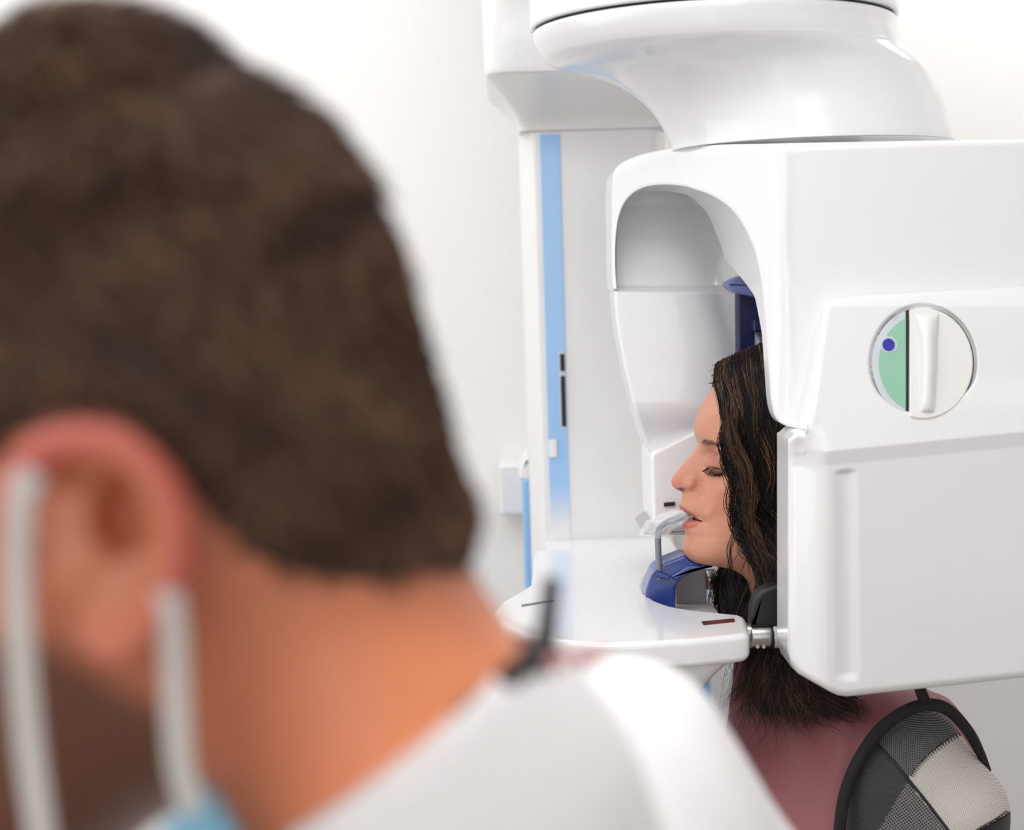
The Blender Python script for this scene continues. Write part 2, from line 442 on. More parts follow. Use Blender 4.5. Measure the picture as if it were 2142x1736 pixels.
T_ = np.interp(tt, [0, 6, 8, 11, 12.5, 14, 15, 20], [.12, .14, .10, .24, .26, .06, .03, .03])
dv = np.zeros(G.shape); dv[..., 1] = T_[:, None]
arm_parts = [slab(G, dv)]
zt = at(1700, 305, 1.8)[2] - .012
arm_parts.append(box((at(1540, 330, 2.0)[0], 1.85, zt - .022), (at(2400, 300, 1.9)[0], 2.2, zt), .01))
arm_parts.append(box((at(1345, 340, 2.2)[0], 2.16, at(1400, 378, 2.2)[2]), (at(1800, 340, 2.2)[0], 2.42, at(1400, 334, 2.2)[2]), .008))
arm = obj('rotor_arm', *join(arm_parts), M['white'], mach, wn=True)
sl = [at(*p, Dpl(p[0]) - .0006) for p in [(1442, 303), (1446, 330), (1448, 360), (1451, 386)]]

# sensor limb ----------------------------------------------------
rows = np.arange(372, 951, 4.0)
lb = catmull([(372, 1300), (420, 1290), (500, 1285), (600, 1284), (640, 1285), (700, 1292), (780, 1307), (860, 1327), (920, 1346), (950, 1361)], 400)
Gs = np.empty((len(rows), 90, 3))
for i, py in enumerate(rows):
    x0 = np.interp(py, lb[:, 0], lb[:, 1]); xs = np.concatenate([x0 + 8 * (1 - np.cos(np.linspace(0, math.pi / 2, 8))), np.linspace(x0 + 9, 1660, 82)])
    edge = np.interp(py, [380, 500, 560, 640, 780, 950], [1390, 1430, 1455, 1490, 1540, 1580])
    for j, px in enumerate(xs):
        Y = np.interp(py, [372, 430, 500, 600, 603, 609], [2.205, 2.20, 2.17, 2.143, 2.135, 2.118]) + .0011 * 25 * math.log1p(math.exp((px - edge - 20) / 25))
        Y += .012 * (1 - math.sqrt(max(0, 1 - max(0, 1 - (px - x0) / 8) ** 2)))
        Y += .03 * sm(py, 840, 950)
        # lower edge of the face runs up to the right
        Gs[i, j] = at(px, py, Y)
sens = obj('sensor_housing', *slab(Gs, np.array([0, .09, 0])), M['white'], mach, wn=True)
foot = fillet([at(1361, 948, 2.13), at(1460, 899, 2.13), at(1640, 899, 2.13), at(1640, 1112, 2.13), at(1372, 1112, 2.13), at(1366, 1096, 2.13)], .008)
obj('sensor_foot', *rprism(foot, (0, .16, 0), .005), M['white2'], sens, wn=True)
lip = fillet([at(1366, 1099, 2.11), at(1640, 1099, 2.11), at(1640, 1119, 2.11), at(1346, 1119, 2.11), at(1346, 1112, 2.11)], .003)
obj('foot_lip', *rprism(lip, (0, .14, 0), .003), M['grey'], sens, wn=True)
obj('slot', *rprism(fillet([at(1389, 1052, 2.126), at(1412, 1050, 2.126), at(1412, 1058, 2.126), at(1389, 1060, 2.126)], .001), (0, .01, 0), .001), M['dark'], sens, wn=True)

# tube cover with the dial -----------------------------------------
NR, NC = 330, 300
KX, KY_ = 1931.0, 760.0
def cover_left(py):
    L1 = np.interp(py, [612, 640, 700, 800, 860, 899], [1722, 1722, 1712, 1700, 1690, 1682])
    L2 = np.interp(py, [905, 915, 1380, 1400, 1410, 1456], [1652, 1648, 1650, 1660, 1669, 1738])
    s = sm(py, 896, 906)
    return L1 * (1 - s) + L2 * s
def cover_top(px): return np.interp(px, [1715, 1722, 1732, 1750, 1800, 2142, 2400], [665, 643, 631, 623, 617, 598, 586])
def cover_bot(px): return np.interp(px, [1648, 1655, 1670, 1736, 1752, 1770, 1800, 2142, 2400], [1370, 1395, 1410, 1447, 1454, 1457, 1454, 1417, 1390])
xs = np.concatenate([1648 + 30 * np.linspace(0, 1, 14) ** 1.5, np.linspace(1680, 2060, 200), np.linspace(2064, 2400, 70)])
NC = len(xs)
G = np.empty((NR, NC, 3))
def cover_Y(px, py):
    base = 1.735
    py = py + max(0, px - 1720) * .1 * float(sm(py, 780, 860)) * (1 - float(sm(py, 1000, 1300)))
    up = np.interp(py, [600, 640, 900, 945, 975, 1460], [0, .012, .036, .040, .036, .016])
    Y = base - up
    # left facet turns away below the step
    Y = Y + .030 * (1 - sm(px, 1625, 1735)) * sm(py, 880, 960)
    # finger groove
    gx = (px - (1768 + (py - 990) * .012)) / 30.0
    g = sm(1 - abs(gx), 0, .9) * sm(py, 984 + 4 * gx * gx, 996 + 4 * gx * gx) * (1 - sm(py, 1405, 1428))
    Y = Y + .0035 * g
    # round recess for the dial
    d = math.hypot((px - KX) / 110, (py - KY_) / 121)
    Y = Y + .005 * (1 - sm(d, .985, 1.05)) 
    return Y
def edge_round(d, r):
    if d >= r: return 0
    return (r - math.sqrt(max(0, r * r - (r - max(d, 0)) ** 2)))
for j, px in enumerate(xs):
    t0 = cover_top(px) if px > 1718 else None
    b0 = cover_bot(px)
    # left boundary decides where a column may start
    if px < 1684: t0 = 903 + 14 * (1 - sm(px, 1648, 1670))
    elif px < 1718: t0 = np.interp(px, [1684, 1690, 1700, 1712, 1718], [896, 860, 800, 700, 660])
    th = np.linspace(0, math.pi / 2, 12)
    r = 16.0
    ys = np.concatenate([t0 + r * (1 - np.cos(th)), np.linspace(t0 + r, b0 - r, NR - 22)[1:-1], (b0 - r * (1 - np.cos(th)))[::-1]])
    for i, py in enumerate(ys):
        dl = px - cover_left(py)
        dt = py - t0 if px > 1718 or px < 1684 else 99
        db = b0 - py
        Y = cover_Y(px, py) + (edge_round(dt, r) + edge_round(db, r) + edge_round(dl, 18)) / 2000
        G[i, j] = at(px, py, Y)
tb = [slab(G.transpose(1, 0, 2), np.array([0, .07, 0])), box((at(1760, 900, 1.78)[0], 1.775, at(1900, 1380, 1.78)[2]), (at(2390, 900, 1.78)[0], 1.86, at(1900, 640, 1.78)[2]), .02)]
cover = obj('tube_cover', *join(tb), M['white'], mach, wn=True)

# dial --------------------------------------------------------------
DY = cover_Y(KX, KY_) - .0005
def dtilt(py): return cover_Y(KX, py) - cover_Y(KX, KY_) if abs(py - KY_) < 100 else (cover_Y(KX, KY_ + 95) - cover_Y(KX, KY_)) / 95 * (py - KY_)
def dpt(dx, dy, Y): return at(KX + dx, KY_ + dy, Y + dtilt(KY_ + dy))
ang = np.linspace(0, 2 * math.pi, 120, endpoint=False)
dial = obj('control_dial', *rprism(np.array([dpt(107 * math.cos(a), 118 * math.sin(a), DY - .002) for a in ang]), (0, .01, 0), .0008), M['dark'], mach, wn=True)
def seg(x0, x1, rx, ry, Y, th, r, m, name, parent, sx=0):
    pts = []
    if x1 > rx * .99:   # right segment
        a0 = math.acos(x0 / rx)
        pts = [(rx * math.cos(a), ry * math.sin(a)) for a in np.linspace(-a0, a0, 61)]
    else:
        a0 = math.acos(x1 / rx)
        pts = [(rx * math.cos(a), ry * math.sin(a)) for a in np.linspace(a0, 2 * math.pi - a0, 61)]
    P = fillet(np.array([dpt(x + sx, y, Y) for x, y in pts])[::3], .002, 4)
    return obj(name, *rprism(P, (0, th, 0), r), m, parent, wn=True)
seg(-28, 999, 105, 116.5, DY - .006, .008, .0015, M['pearl'], 'turning_half', dial)
seg(-999, -36, 106.5, 117.5, DY - .0035, .006, .001, M['ring'], 'grey_rim', dial)
seg(-999, -36, 93, 103, DY - .0042, .004, .0003, M['green'], 'green_face', dial)
def disc_at(px, py, Y, r, th, m, name, parent, rr=.0004):
    tl = (name.startswith('indicator')) * 1.0; c = at(px, py, Y + tl * dtilt(py)); sl_ = tl * (dtilt(KY_ + 50) / (50 * 1.75 / F))
    P = np.array([(c[0] + r * math.cos(a), c[1] - sl_ * r * math.sin(a), c[2] + r * math.sin(a)) for a in ang])
    return obj(name, *rprism(P, (0, th, 0), rr), m, parent, wn=True)
disc_at(1859, 721, DY - .0048, .0083, .004, M['ring'], 'indicator_rim', dial)
disc_at(1859, 721, DY - .0056, .0063, .004, M['bluedot'], 'indicator_lamp', dial)
# raised grip ridge
rg = []
for v in np.linspace(0, 1, 40):
    y = -104 + 208 * v; hh = .011 * math.sin(math.pi * v) ** .45 + .0005
    wv = np.interp(v, [0, .3, 1], [24, 19, 17]); xc = 12 - 6 * abs(v - .5)
    row = []
    for u in np.linspace(-1, 1, 13):
        row.append(dpt(xc + wv * u, y, DY - .0055 - hh * (1 - abs(u) ** 2.5)))
    rg.append(row)
obj('grip_ridge', *slab(np.array(rg), np.array([0, .003, 0])), M['pearl'], dial, wn=True)

# support table ------------------------------------------------------
ZT = at(1375, 1256, 1.965)[2]
out = [(1270, 1151), (1190, 1150), (1140, 1150), (1123, 1150.5), (1117, 1153), (1115, 1162), (1113, 1190), (1110, 1220), (1082, 1238), (1050, 1256), (1033, 1275), (1045, 1300), (1100, 1326), (1180, 1340), (1270, 1346), (1360, 1343), (1460, 1337), (1535, 1329), (1562, 1325), (1568, 1318), (1560, 1290), (1552, 1285), (1500, 1280), (1450, 1275), (1405, 1267), (1375, 1256), (1353, 1241), (1347, 1226), (1352, 1206), (1375, 1186), (1410, 1170), (1430, 1160), (1428, 1150)]
C0 = np.array([atz(x, y, ZT) for x, y in out])
def even(Cw, n, sg):
    Q = np.vstack([Cw, Cw[:1]]); L = np.concatenate([[0], np.cumsum(np.linalg.norm(np.diff(Q, axis=0), axis=1))])
    u = np.linspace(0, L[-1], n, endpoint=False); R = np.stack([np.interp(u, L, Q[:, k]) for k in range(3)], -1)
    w = int(3 * sg / (L[-1] / n)) + 1; kern = np.exp(-.5 * (np.arange(-w, w + 1) * (L[-1] / n) / sg) ** 2); kern /= kern.sum()
    return sum(kern[w + k] * np.roll(R, -k, 0) for k in range(-w, w + 1))
C = even(C0, 500, .0045)
th_ = at(1566, 1325, C0[18][1])[2] - at(1566, 1385, C0[18][1])[2]
tab_parts = [rprism(C, (0, 0, -th_), .007)]
# pedestal: swells downward under the table and runs back to the column
ped = []
yf = atz(1300, 1400, ZT)[1]
yfr = C0[15][1] + .02
for t in np.linspace(0, 1, 14):
    z = ZT - th_ + .01 - .17 * t
    g = (1 - t) ** 2.5 * .10
    xa = atz(1215, 1335, ZT)[0] - g * .2; xb = at(1398, 1440, yfr)[0] + g * .8
    ped.append(fillet([(xa, yfr + .05 * t, z), (xb, yfr + .05 * t, z), (xb, 2.62, z), (xa, 2.62, z)], .03, 6))
tab_parts.append(loft(ped))
table = obj('support_table', *join(tab_parts), M['white'], mach, wn=True)
def on_table(pts, th, m, name, r=.0005):
    P = np.array([atz(x, y, ZT + .0006) for x, y in pts]); return obj(name, *rprism(fillet(P, .002), (0, 0, -.004), r), m, table, wn=True)
on_table([(1467, 1299), (1536, 1293), (1538, 1300), (1471, 1307)], 0, M['red'], 'laser_window')
on_table([(1090, 1264), (1158, 1254), (1159, 1257), (1091, 1268)], 0, M['rod'], 'laser_window')

# chin rest --------------------------------------------------------
CH = [(1352, 1262), (1350, 1240), (1357, 1217), (1366, 1196), (1384, 1180), (1428, 1163), (1436, 1163), (1450, 1174), (1494, 1180), (1492, 1187), (1455, 1196), (1428, 1210), (1414, 1228), (1413, 1300), (1353, 1300)]
ch = [rprism(fillet(pix_contour(CH, 1.985), .004, 4), (0, .055, 0), .004)]
chin = obj('chin_rest', *join(ch), M['navy'], mach, wn=True)
obj('rim', *rprism(fillet(pix_contour([(1364, 1203), (1371, 1192), (1392, 1200), (1404, 1206), (1400, 1214), (1372, 1208)], 1.978), .002), (0, .01, 0), .002), M['navy'], chin, wn=True)
obj('facet', *rprism(fillet(pix_contour([(1402, 1206), (1440, 1184), (1488, 1181), (1486, 1187), (1445, 1195), (1412, 1216)], 1.979), .003), (0, .01, 0), .0025), M['navy'], chin, wn=True)
obj('mount_block', *box((at(1411, 1240, 2.06)[0], 2.045, at(1411, 1290, 2.05)[2]), (at(1475, 1240, 2.06)[0], 2.10, at(1440, 1190, 2.05)[2]), .002), M['grey'], chin, wn=True)
kn = at(1474, 1212, 2.09)
obj('knob', *tube([kn + np.array([x, 0, 0]) for x in (-.004, .004, .012, .013, .018, .019, .024)], [.011, .013, .013, .010, .010, .012, .009], 24), M['metal'], chin, wn=True)
mach_rod = [(1379, 1212), (1378, 1180), (1377, 1150), (1376.5, 1125), (1378, 1110), (1385, 1099), (1400, 1091), (1420, 1084), (1444, 1078)]
obj('bite_rod', *tube([at(x, y, 1.985) for x, y in mach_rod], .0037, 16, smooth_n=60), M['rod'], mach)

# temple handle on the table tip -------------------------------------
hp = catmull([(1640, 1222), (1612, 1227), (1592, 1237), (1578, 1255), (1572, 1280), (1571, 1312), (1640, 1312)][:6], 30)
hp = np.vstack([hp, [(1600, 1313), (1660, 1313), (1660, 1222)]])
handle = obj('temple_support', *rprism(pix_contour(hp, 1.853), (0, .03, 0), .005), M['black'], mach, wn=True)
def xcyl(px0, px1, py, Y, rr, m, name, parent, n=32):
    a, b = at(px0, py, Y), at(px1, py, Y); b[2] = a[2]; L = b[0] - a[0]
    return obj(name, *tube([a, a + [L * .03, 0, 0], a + [L * .12, 0, 0], a + [L * .88, 0, 0], a + [L * .97, 0, 0], b], [rr * .85, rr * .97, rr, rr, rr * .97, rr * .85], n), m, parent, wn=True)
xcyl(1554, 1572, 1322, 1.862, .010, M['metal'], 'hinge', handle)
xcyl(1568, 1613, 1331, 1.862, .0135, M['metal'], 'sleeve', handle)
xcyl(1611, 1617, 1331, 1.862, .0137, M['dark'], 'collar', handle)
xcyl(1615, 1645, 1329, 1.862, .0145, M['ring'], 'nut', handle, 8)
for q in (1585, 1598):
    disc_at(q, 1353, 1.85, .0022, .004, M['metal'], 'screw', handle)

# head support (navy) ------------------------------------------------
hs = obj('head_support', *rprism(fillet(pix_contour([(1543, 606), (1660, 606), (1660, 800), (1545, 800)], 2.10), .004), (0, .03, 0), .003), M['navydark'], mach, wn=True)
M['capblue'] = mat('greyblue_plastic', srgb(110, 122, 175), .3, coat=.3, noise=.02)
obj('cap', *rprism(catmull(pix_contour([(1521, 596), (1526, 589), (1545, 579), (1580, 570), (1660, 560), (1660, 640), (1600, 626), (1570, 619), (1545, 614), (1530, 607)], 2.075), 60, True), (0, .05, 0), .004), M['capblue'], hs, wn=True)
obj('clamp', *box((at(1576, 690, 2.07)[0], 2.065, at(1580, 694, 2.07)[2]), (at(1602, 690, 2.07)[0], 2.10, at(1580, 668, 2.07)[2]), .002), M['navydark'], hs, wn=True)
obj('rod', *tube([at(1588, 690, 2.08), at(1588, 760, 2.08)], .0055, 16), M['rod'], hs)

# wall box ------------------------------------------------------------
wb = obj('wall_box', *box((at(1044, 1020, 2.9)[0], 2.90, at(1070, 1078, 2.9)[2]), (at(1112, 1020, 2.9)[0], 2.998, at(1070, 972, 2.9)[2]), .006), M['white2'], None, wn=True)
tag(wb, 'small white box on the wall just left of the machine column', 'box')

# plastic sleeve on the bite rod ---------------------------------------
sp = catmull([(1338, 1119), (1352, 1113), (1366, 1106), (1380, 1099), (1398, 1091), (1415, 1085), (1432, 1080), (1446, 1077)], 50)
rr = np.interp(np.linspace(0, 1, 50), [0, .12, .3, .5, .7, 1], [.0015, .006, .011, .011, .009, .0055])
rings = []
for i, (p, r) in enumerate(zip(sp, rr)):
    c0 = at(p[0], p[1], 1.985); t_ = sp[min(i + 1, 49)] - sp[max(i - 1, 0)]; t_ /= np.linalg.norm(t_)
    up = np.array([t_[1], 0, t_[0]]) * 1.0; up = np.array([t_[1], 0, t_[0]])
    a = np.linspace(0, 2 * math.pi, 40, endpoint=False)
    w = 1 + .22 * np.sin(3 * a + i * .21) + .12 * np.sin(7 * a - i * .35)
    rings.append(c0 + np.outer(np.cos(a) * r * w, up) + np.outer(np.sin(a) * r * w * .8, [0, 1, 0]))
V, Fc = loft(rings, False)
slv = obj('plastic_sleeve', V, Fc, M['film'], None)
tag(slv, 'crumpled clear plastic sleeve over the bite rod at the woman\'s mouth', 'plastic sleeve')

# ------------------------------------------------------------------ the woman
woman = thing('person', 'woman with wavy dark hair and closed eyes in a mauve apron biting on the rod', 'person', (.33, 2.0, 0))
Y0 = 2.0
fr = np.array([(0, 1610, 738), (.04, 1575, 741), (.08, 1545, 752), (.16, 1508, 785), (.22, 1490, 816), (.27, 1474, 839), (.32, 1460, 863), (.37, 1452.5, 891), (.40, 1453, 907), (.44, 1457, 927), (.47, 1448, 943), (.50, 1438, 954), (.53, 1424, 970), (.56, 1408, 988), (.585, 1400.5, 1003), (.60, 1402, 1012), (.62, 1411, 1021), (.635, 1422, 1026), (.65, 1424, 1036), (.67, 1421.5, 1048), (.69, 1420, 1058), (.70, 1422.5, 1064), (.71, 1430, 1069), (.72, 1442, 1076), (.73, 1442, 1084), (.74, 1429, 1089), (.755, 1426, 1096), (.765, 1427, 1104), (.78, 1432, 1115), (.80, 1429.5, 1130), (.82, 1428.5, 1146), (.84, 1432, 1159), (.86, 1443, 1170), (.88, 1462, 1177), (.90, 1490, 1181), (.92, 1530, 1190), (.94, 1560, 1210), (.96, 1574, 1240), (.98, 1586, 1300), (1, 1590, 1420)])
bs = np.array([(0, 1610, 738), (.04, 1575, 741), (.08, 1545, 752), (.16, 1508, 785), (.22, 1490, 816), (.27, 1474, 839), (.32, 1461, 863), (.37, 1456, 891), (.40, 1457, 907), (.44, 1464, 927), (.47, 1465, 943), (.50, 1464, 954), (.53, 1463, 970), (.56, 1460, 988), (.585, 1457, 1003), (.60, 1455, 1010), (.62, 1453, 1018), (.635, 1451, 1025), (.65, 1450, 1034), (.67, 1449, 1048), (.69, 1449, 1058), (.70, 1449, 1064), (.71, 1449, 1069), (.72, 1449, 1076), (.73, 1449, 1084), (.74, 1449, 1089), (.755, 1449, 1096), (.765, 1448, 1104), (.78, 1447, 1115), (.80, 1443, 1130), (.82, 1441, 1146), (.84, 1443, 1158), (.86, 1450, 1168), (.88, 1466, 1176), (.90, 1490, 1181), (.92, 1530, 1190), (.94, 1560, 1210), (.96, 1574, 1240), (.98, 1586, 1300), (1, 1590, 1420)])
sd = np.array([(0, 1610, 738, 0), (.04, 1604, 745, .030), (.08, 1600, 760, .047), (.16, 1595, 795, .063), (.22, 1592, 825, .070), (.32, 1590, 870, .0745), (.44, 1590, 930, .075), (.50, 1590, 960, .074), (.585, 1588, 1005, .0715), (.65, 1585, 1040, .068), (.72, 1580, 1075, .064), (.78, 1575, 1105, .059), (.82, 1572, 1125, .055), (.86, 1570, 1142, .051), (.90, 1578, 1158, .048), (.94, 1612, 1190, .048), (.96, 1622, 1230, .050), (1, 1640, 1420, .058)])
bk = np.array([(0, 1610, 738), (.08, 1670, 752), (.22, 1730, 800), (.44, 1757, 900), (.585, 1745, 990), (.72, 1715, 1070), (.86, 1695, 1130), (.96, 1690, 1230), (1, 1700, 1420)])
NRW, NCW = 520, 200
ts = np.unique(np.concatenate([np.linspace(0, 1, 260), np.linspace(.42, .88, 300)])); NRW = len(ts)
def cint(tab, t):
    from_t = tab[:, 0]; P = tab[:, 1:]
    # monotone-ish cubic (finite difference tangents)
    m_ = np.gradient(P, from_t, axis=0)
    i = np.clip(np.searchsorted(from_t, t, 'right') - 1, 0, len(from_t) - 2)
    h = (from_t[i + 1] - from_t[i])[:, None]; u = ((t - from_t[i])[:, None]) / h
    return (2 * u ** 3 - 3 * u ** 2 + 1) * P[i] + (u ** 3 - 2 * u ** 2 + u) * h * m_[i] + (-2 * u ** 3 + 3 * u ** 2) * P[i + 1] + (u ** 3 - u ** 2) * h * m_[i + 1]
Ff, Bb, Ss, Kk = cint(fr, ts), cint(bs, ts), cint(sd, ts), cint(bk, ts)
phi = np.linspace(0, 2 * math.pi, NCW, endpoint=False)
phi = phi - .35 * np.sin(phi) * 1.0          # denser towards the front
cph, sph = np.cos(phi), np.sin(phi)
HP = np.empty((NRW, NCW, 2)); LL = np.empty((NRW, NCW))      # head-plane pixels and lateral metres (minus = camera side)
sig = np.interp(ts, [0, .40, .44, .50, .56, .60, .635, .66, .70, .78, .82, .9], [.04, .03, .0085, .0085, .0105, .0125, .012, .019, .019, .021, .022, .03])
pw = np.interp(ts, [0, .3, .44, .6, .8, .9, 1], [1, .95, .85, .88, .92, 1, 1])
for i in range(NRW):
    w = max(Ss[i, 2], 1e-5)
    l = -w * np.sign(sph) * np.abs(sph) ** pw[i]
    k2 = cph ** 2
    fc = np.clip(cph, 0, 1) ** 1.0; bc = np.clip(-cph, 0, 1)
    x = Ss[i, 0] + (Bb[i, 0] - Ss[i, 0]) * fc + (Kk[i, 0] - Ss[i, 0]) * bc
    y = Ss[i, 1] + np.where(cph > 0, (Bb[i, 1] - Ss[i, 1]) * k2, (Kk[i, 1] - Ss[i, 1]) * k2)
    g = np.where(cph > 0, np.exp(-(np.abs(l) / sig[i]) ** 2.2), 0)
    x = x + (Ff[i, 0] - Bb[i, 0]) * g; y = y + (Ff[i, 1] - Bb[i, 1]) * g
    HP[i, :, 0] = x; HP[i, :, 1] = y; LL[i] = l
base_pt = np.array([at(x, y, Y0) for x, y in HP.reshape(-1, 2)]).reshape(NRW, NCW, 3)
HV = base_pt.copy(); HV[..., 1] += LL
hf = grid_faces(NRW, NCW, True)
flat = HV.reshape(-1, 3); Hn = vnormals(flat, hf)
cen_h = at(1590, 950, Y0)
if ((flat - cen_h) * Hn).sum() < 0: Hn = -Hn
YAW = math.radians(7)
pivot = at(1595, 950, Y0)
def yaw(P):
    q = np.asarray(P) - pivot; c_, s_ = math.cos(YAW), math.sin(YAW)
    return pivot + np.stack([q[..., 0] * c_ - q[..., 1] * s_, q[..., 0] * s_ + q[..., 1] * c_, q[..., 2]], -1)
nearside = flat.copy(); nearside[:, 1] = base_pt.reshape(-1, 3)[:, 1] - np.abs(LL).reshape(-1)
px_, py_ = to_px(yaw(nearside)).T; tflat = np.repeat(ts, NCW); side = (np.abs(LL).reshape(-1) > .001)
frontm = np.tile(cph > -.1, NRW)
disp = np.zeros(len(flat))
def gau(x0, y0, sx, sy=None, rot=0):
    sy = sy or sx; c_, s_ = math.cos(rot), math.sin(rot); dx, dy = px_ - x0, py_ - y0
    u, v = dx * c_ + dy * s_, -dx * s_ + dy * c_
    return np.exp(-(u / sx) ** 2 - (v / sy) ** 2) * frontm
lat = sm(np.abs(LL).reshape(-1), .004, .012)
disp += .0055 * gau(1446, 1012, 9, 9) * lat          # nostril wing
disp -= .0042 * gau(1462, 1008, 5, 12) * lat
disp -= .0045 * gau(1423, 1024, 6, 2.5) * sm(np.abs(LL).reshape(-1), .003, .005)
disp -= .0050 * gau(1482, 950, 14, 17) * lat         # socket
disp += .0045 * gau(1499, 966, 17, 14) * lat         # lid
disp -= .0022 * gau(1500, 986, 16, 5, .12) * lat     # below lashes
disp -= .0016 * gau(1497, 949, 18, 2.6, .10) * lat   # crease
disp += .0025 * gau(1490, 927, 24, 9) * lat          # brow
disp += .0035 * gau(1525, 1018, 34, 22) * lat        # cheekbone
disp -= .0025 * gau(1520, 1075, 30, 26) * lat
disp -= .0020 * gau(1474, 1092, 5, 8) * lat          # mouth corner
disp += .0018 * gau(1482, 1075, 9, 16, .5) * lat
disp += .0020 * gau(1440, 1145, 14, 14)
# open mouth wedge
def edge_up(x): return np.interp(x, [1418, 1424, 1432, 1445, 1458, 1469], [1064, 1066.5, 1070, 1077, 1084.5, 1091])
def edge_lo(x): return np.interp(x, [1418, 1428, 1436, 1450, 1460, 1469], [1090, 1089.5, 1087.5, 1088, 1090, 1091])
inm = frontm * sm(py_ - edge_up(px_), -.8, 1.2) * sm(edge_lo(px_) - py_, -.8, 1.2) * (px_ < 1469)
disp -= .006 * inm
lu = frontm * np.clip(sm(py_ - np.interp(px_, [1415, 1422, 1432, 1450, 1470], [1051, 1054, 1060, 1074, 1089]), -1.2, 1.2), 0, 1) * sm(edge_up(px_) - py_, -1, .5) * (1 - sm(px_, 1464, 1471))
llw = frontm * sm(py_ - edge_lo(px_), -.5, 1) * sm(np.interp(px_, [1420, 1430, 1450, 1470], [1106, 1107, 1102, 1092]) - py_, -1.5, 1.5) * (1 - sm(px_, 1464, 1471))
disp += .0010 * lu + .0012 * llw
flat = flat + Hn * disp[:, None]
flat = yaw(flat); Hn = vnormals(flat, hf)
if ((flat - cen_h) * Hn).sum() < 0: Hn = -Hn
skin = np.array(srgb(188, 130, 104)[:3]); col = np.tile(skin, (len(flat), 1))
def tint(c, w):
    global col
    c = np.array(srgb(*c)[:3]); col = col * (1 - w[:, None]) + c * w[:, None]
tint((196, 114, 94), .5 * gau(1530, 1060, 38, 32))
tint((200, 112, 98), .55 * gau(1406, 1005, 14, 16))
tint((196, 112, 96), .5 * gau(1446, 1014, 14, 12))
tint((148, 84, 74), .8 * gau(1500, 957, 22, 13, .2) * lat)
tint((170, 110, 92), .4 * gau(1478, 968, 8, 20) * lat)
tint((166, 84, 74), .85 * lu); tint((178, 90, 78), .85 * llw)
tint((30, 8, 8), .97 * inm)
tint((34, 20, 18), .95 * gau(1501, 979.5, 20, 3.0, .20) * lat)
tint((150, 100, 84), .8 * gau(1445, 977, 1.6))
tint((70, 30, 26), .9 * gau(1426, 1026, 7, 2.6) )
# torso / body under the clothes (one surface with the head via its own collar of skin)
body = obj('body', flat, hf, M['skin'], woman, colors=col)
camside = (LL.reshape(-1) < -.002) & frontm
cs_idx = np.nonzero(camside)[0]
def face_at(px, py, lift=0.0):
    k = cs_idx[np.argmin((px_[cs_idx] - px) ** 2 + (py_[cs_idx] - py) ** 2)]
    return flat[k] + Hn[k] * lift, Hn[k]
# brows and lashes
Ls, cs = [], []
for i in range(150):
    u = i / 150; x = 1469 + 46 * u; y = 924 + 13 * u - 4 * math.sin(u * 3.1) + rng.normal(0, 2.6 * (1 - .4 * u))
    p, n = face_at(x, y, .0004); q, _ = face_at(x + 7, y + rng.uniform(-2.5, 1.5), .0010)
    Ls.append([p, (p + q) / 2 + n * .0005, q])
V, Fc, C = strands_mesh(np.array(Ls), np.full(len(Ls), .00028), np.tile(srgb(120, 88, 74)[:3], (len(Ls), 1)))
obj('eyebrow', V, Fc, M['hair'], woman, colors=C)
Ls = []
for i in range(70):
    u = i / 69; x = 1482 + 36 * u; y = 976.5 + 8.5 * u + 3.5 * math.sin(u * math.pi)
    p, n = face_at(x, y, .0002)
    d = np.array([-.55 + .5 * u, -.35, -.75]) * .0060 * rng.uniform(.7, 1.15)
    Ls.append([p, p + d * .5 + n * .0012, p + d * .85 + n * .0035, p + d + n * .005])
V, Fc, C = strands_mesh(np.array(Ls), np.full(len(Ls), .0004), np.tile(srgb(24, 16, 14)[:3], (len(Ls), 1)))
obj('eyelashes', V, Fc, M['hair'], woman, colors=C)

# hair ---------------------------------------------------------------
def guides(rows, n=44):
    out = []
    for g in rows: out.append(catmull([(*at(x, y, Y),) for x, y, Y in g], n))
    return np.array(out)
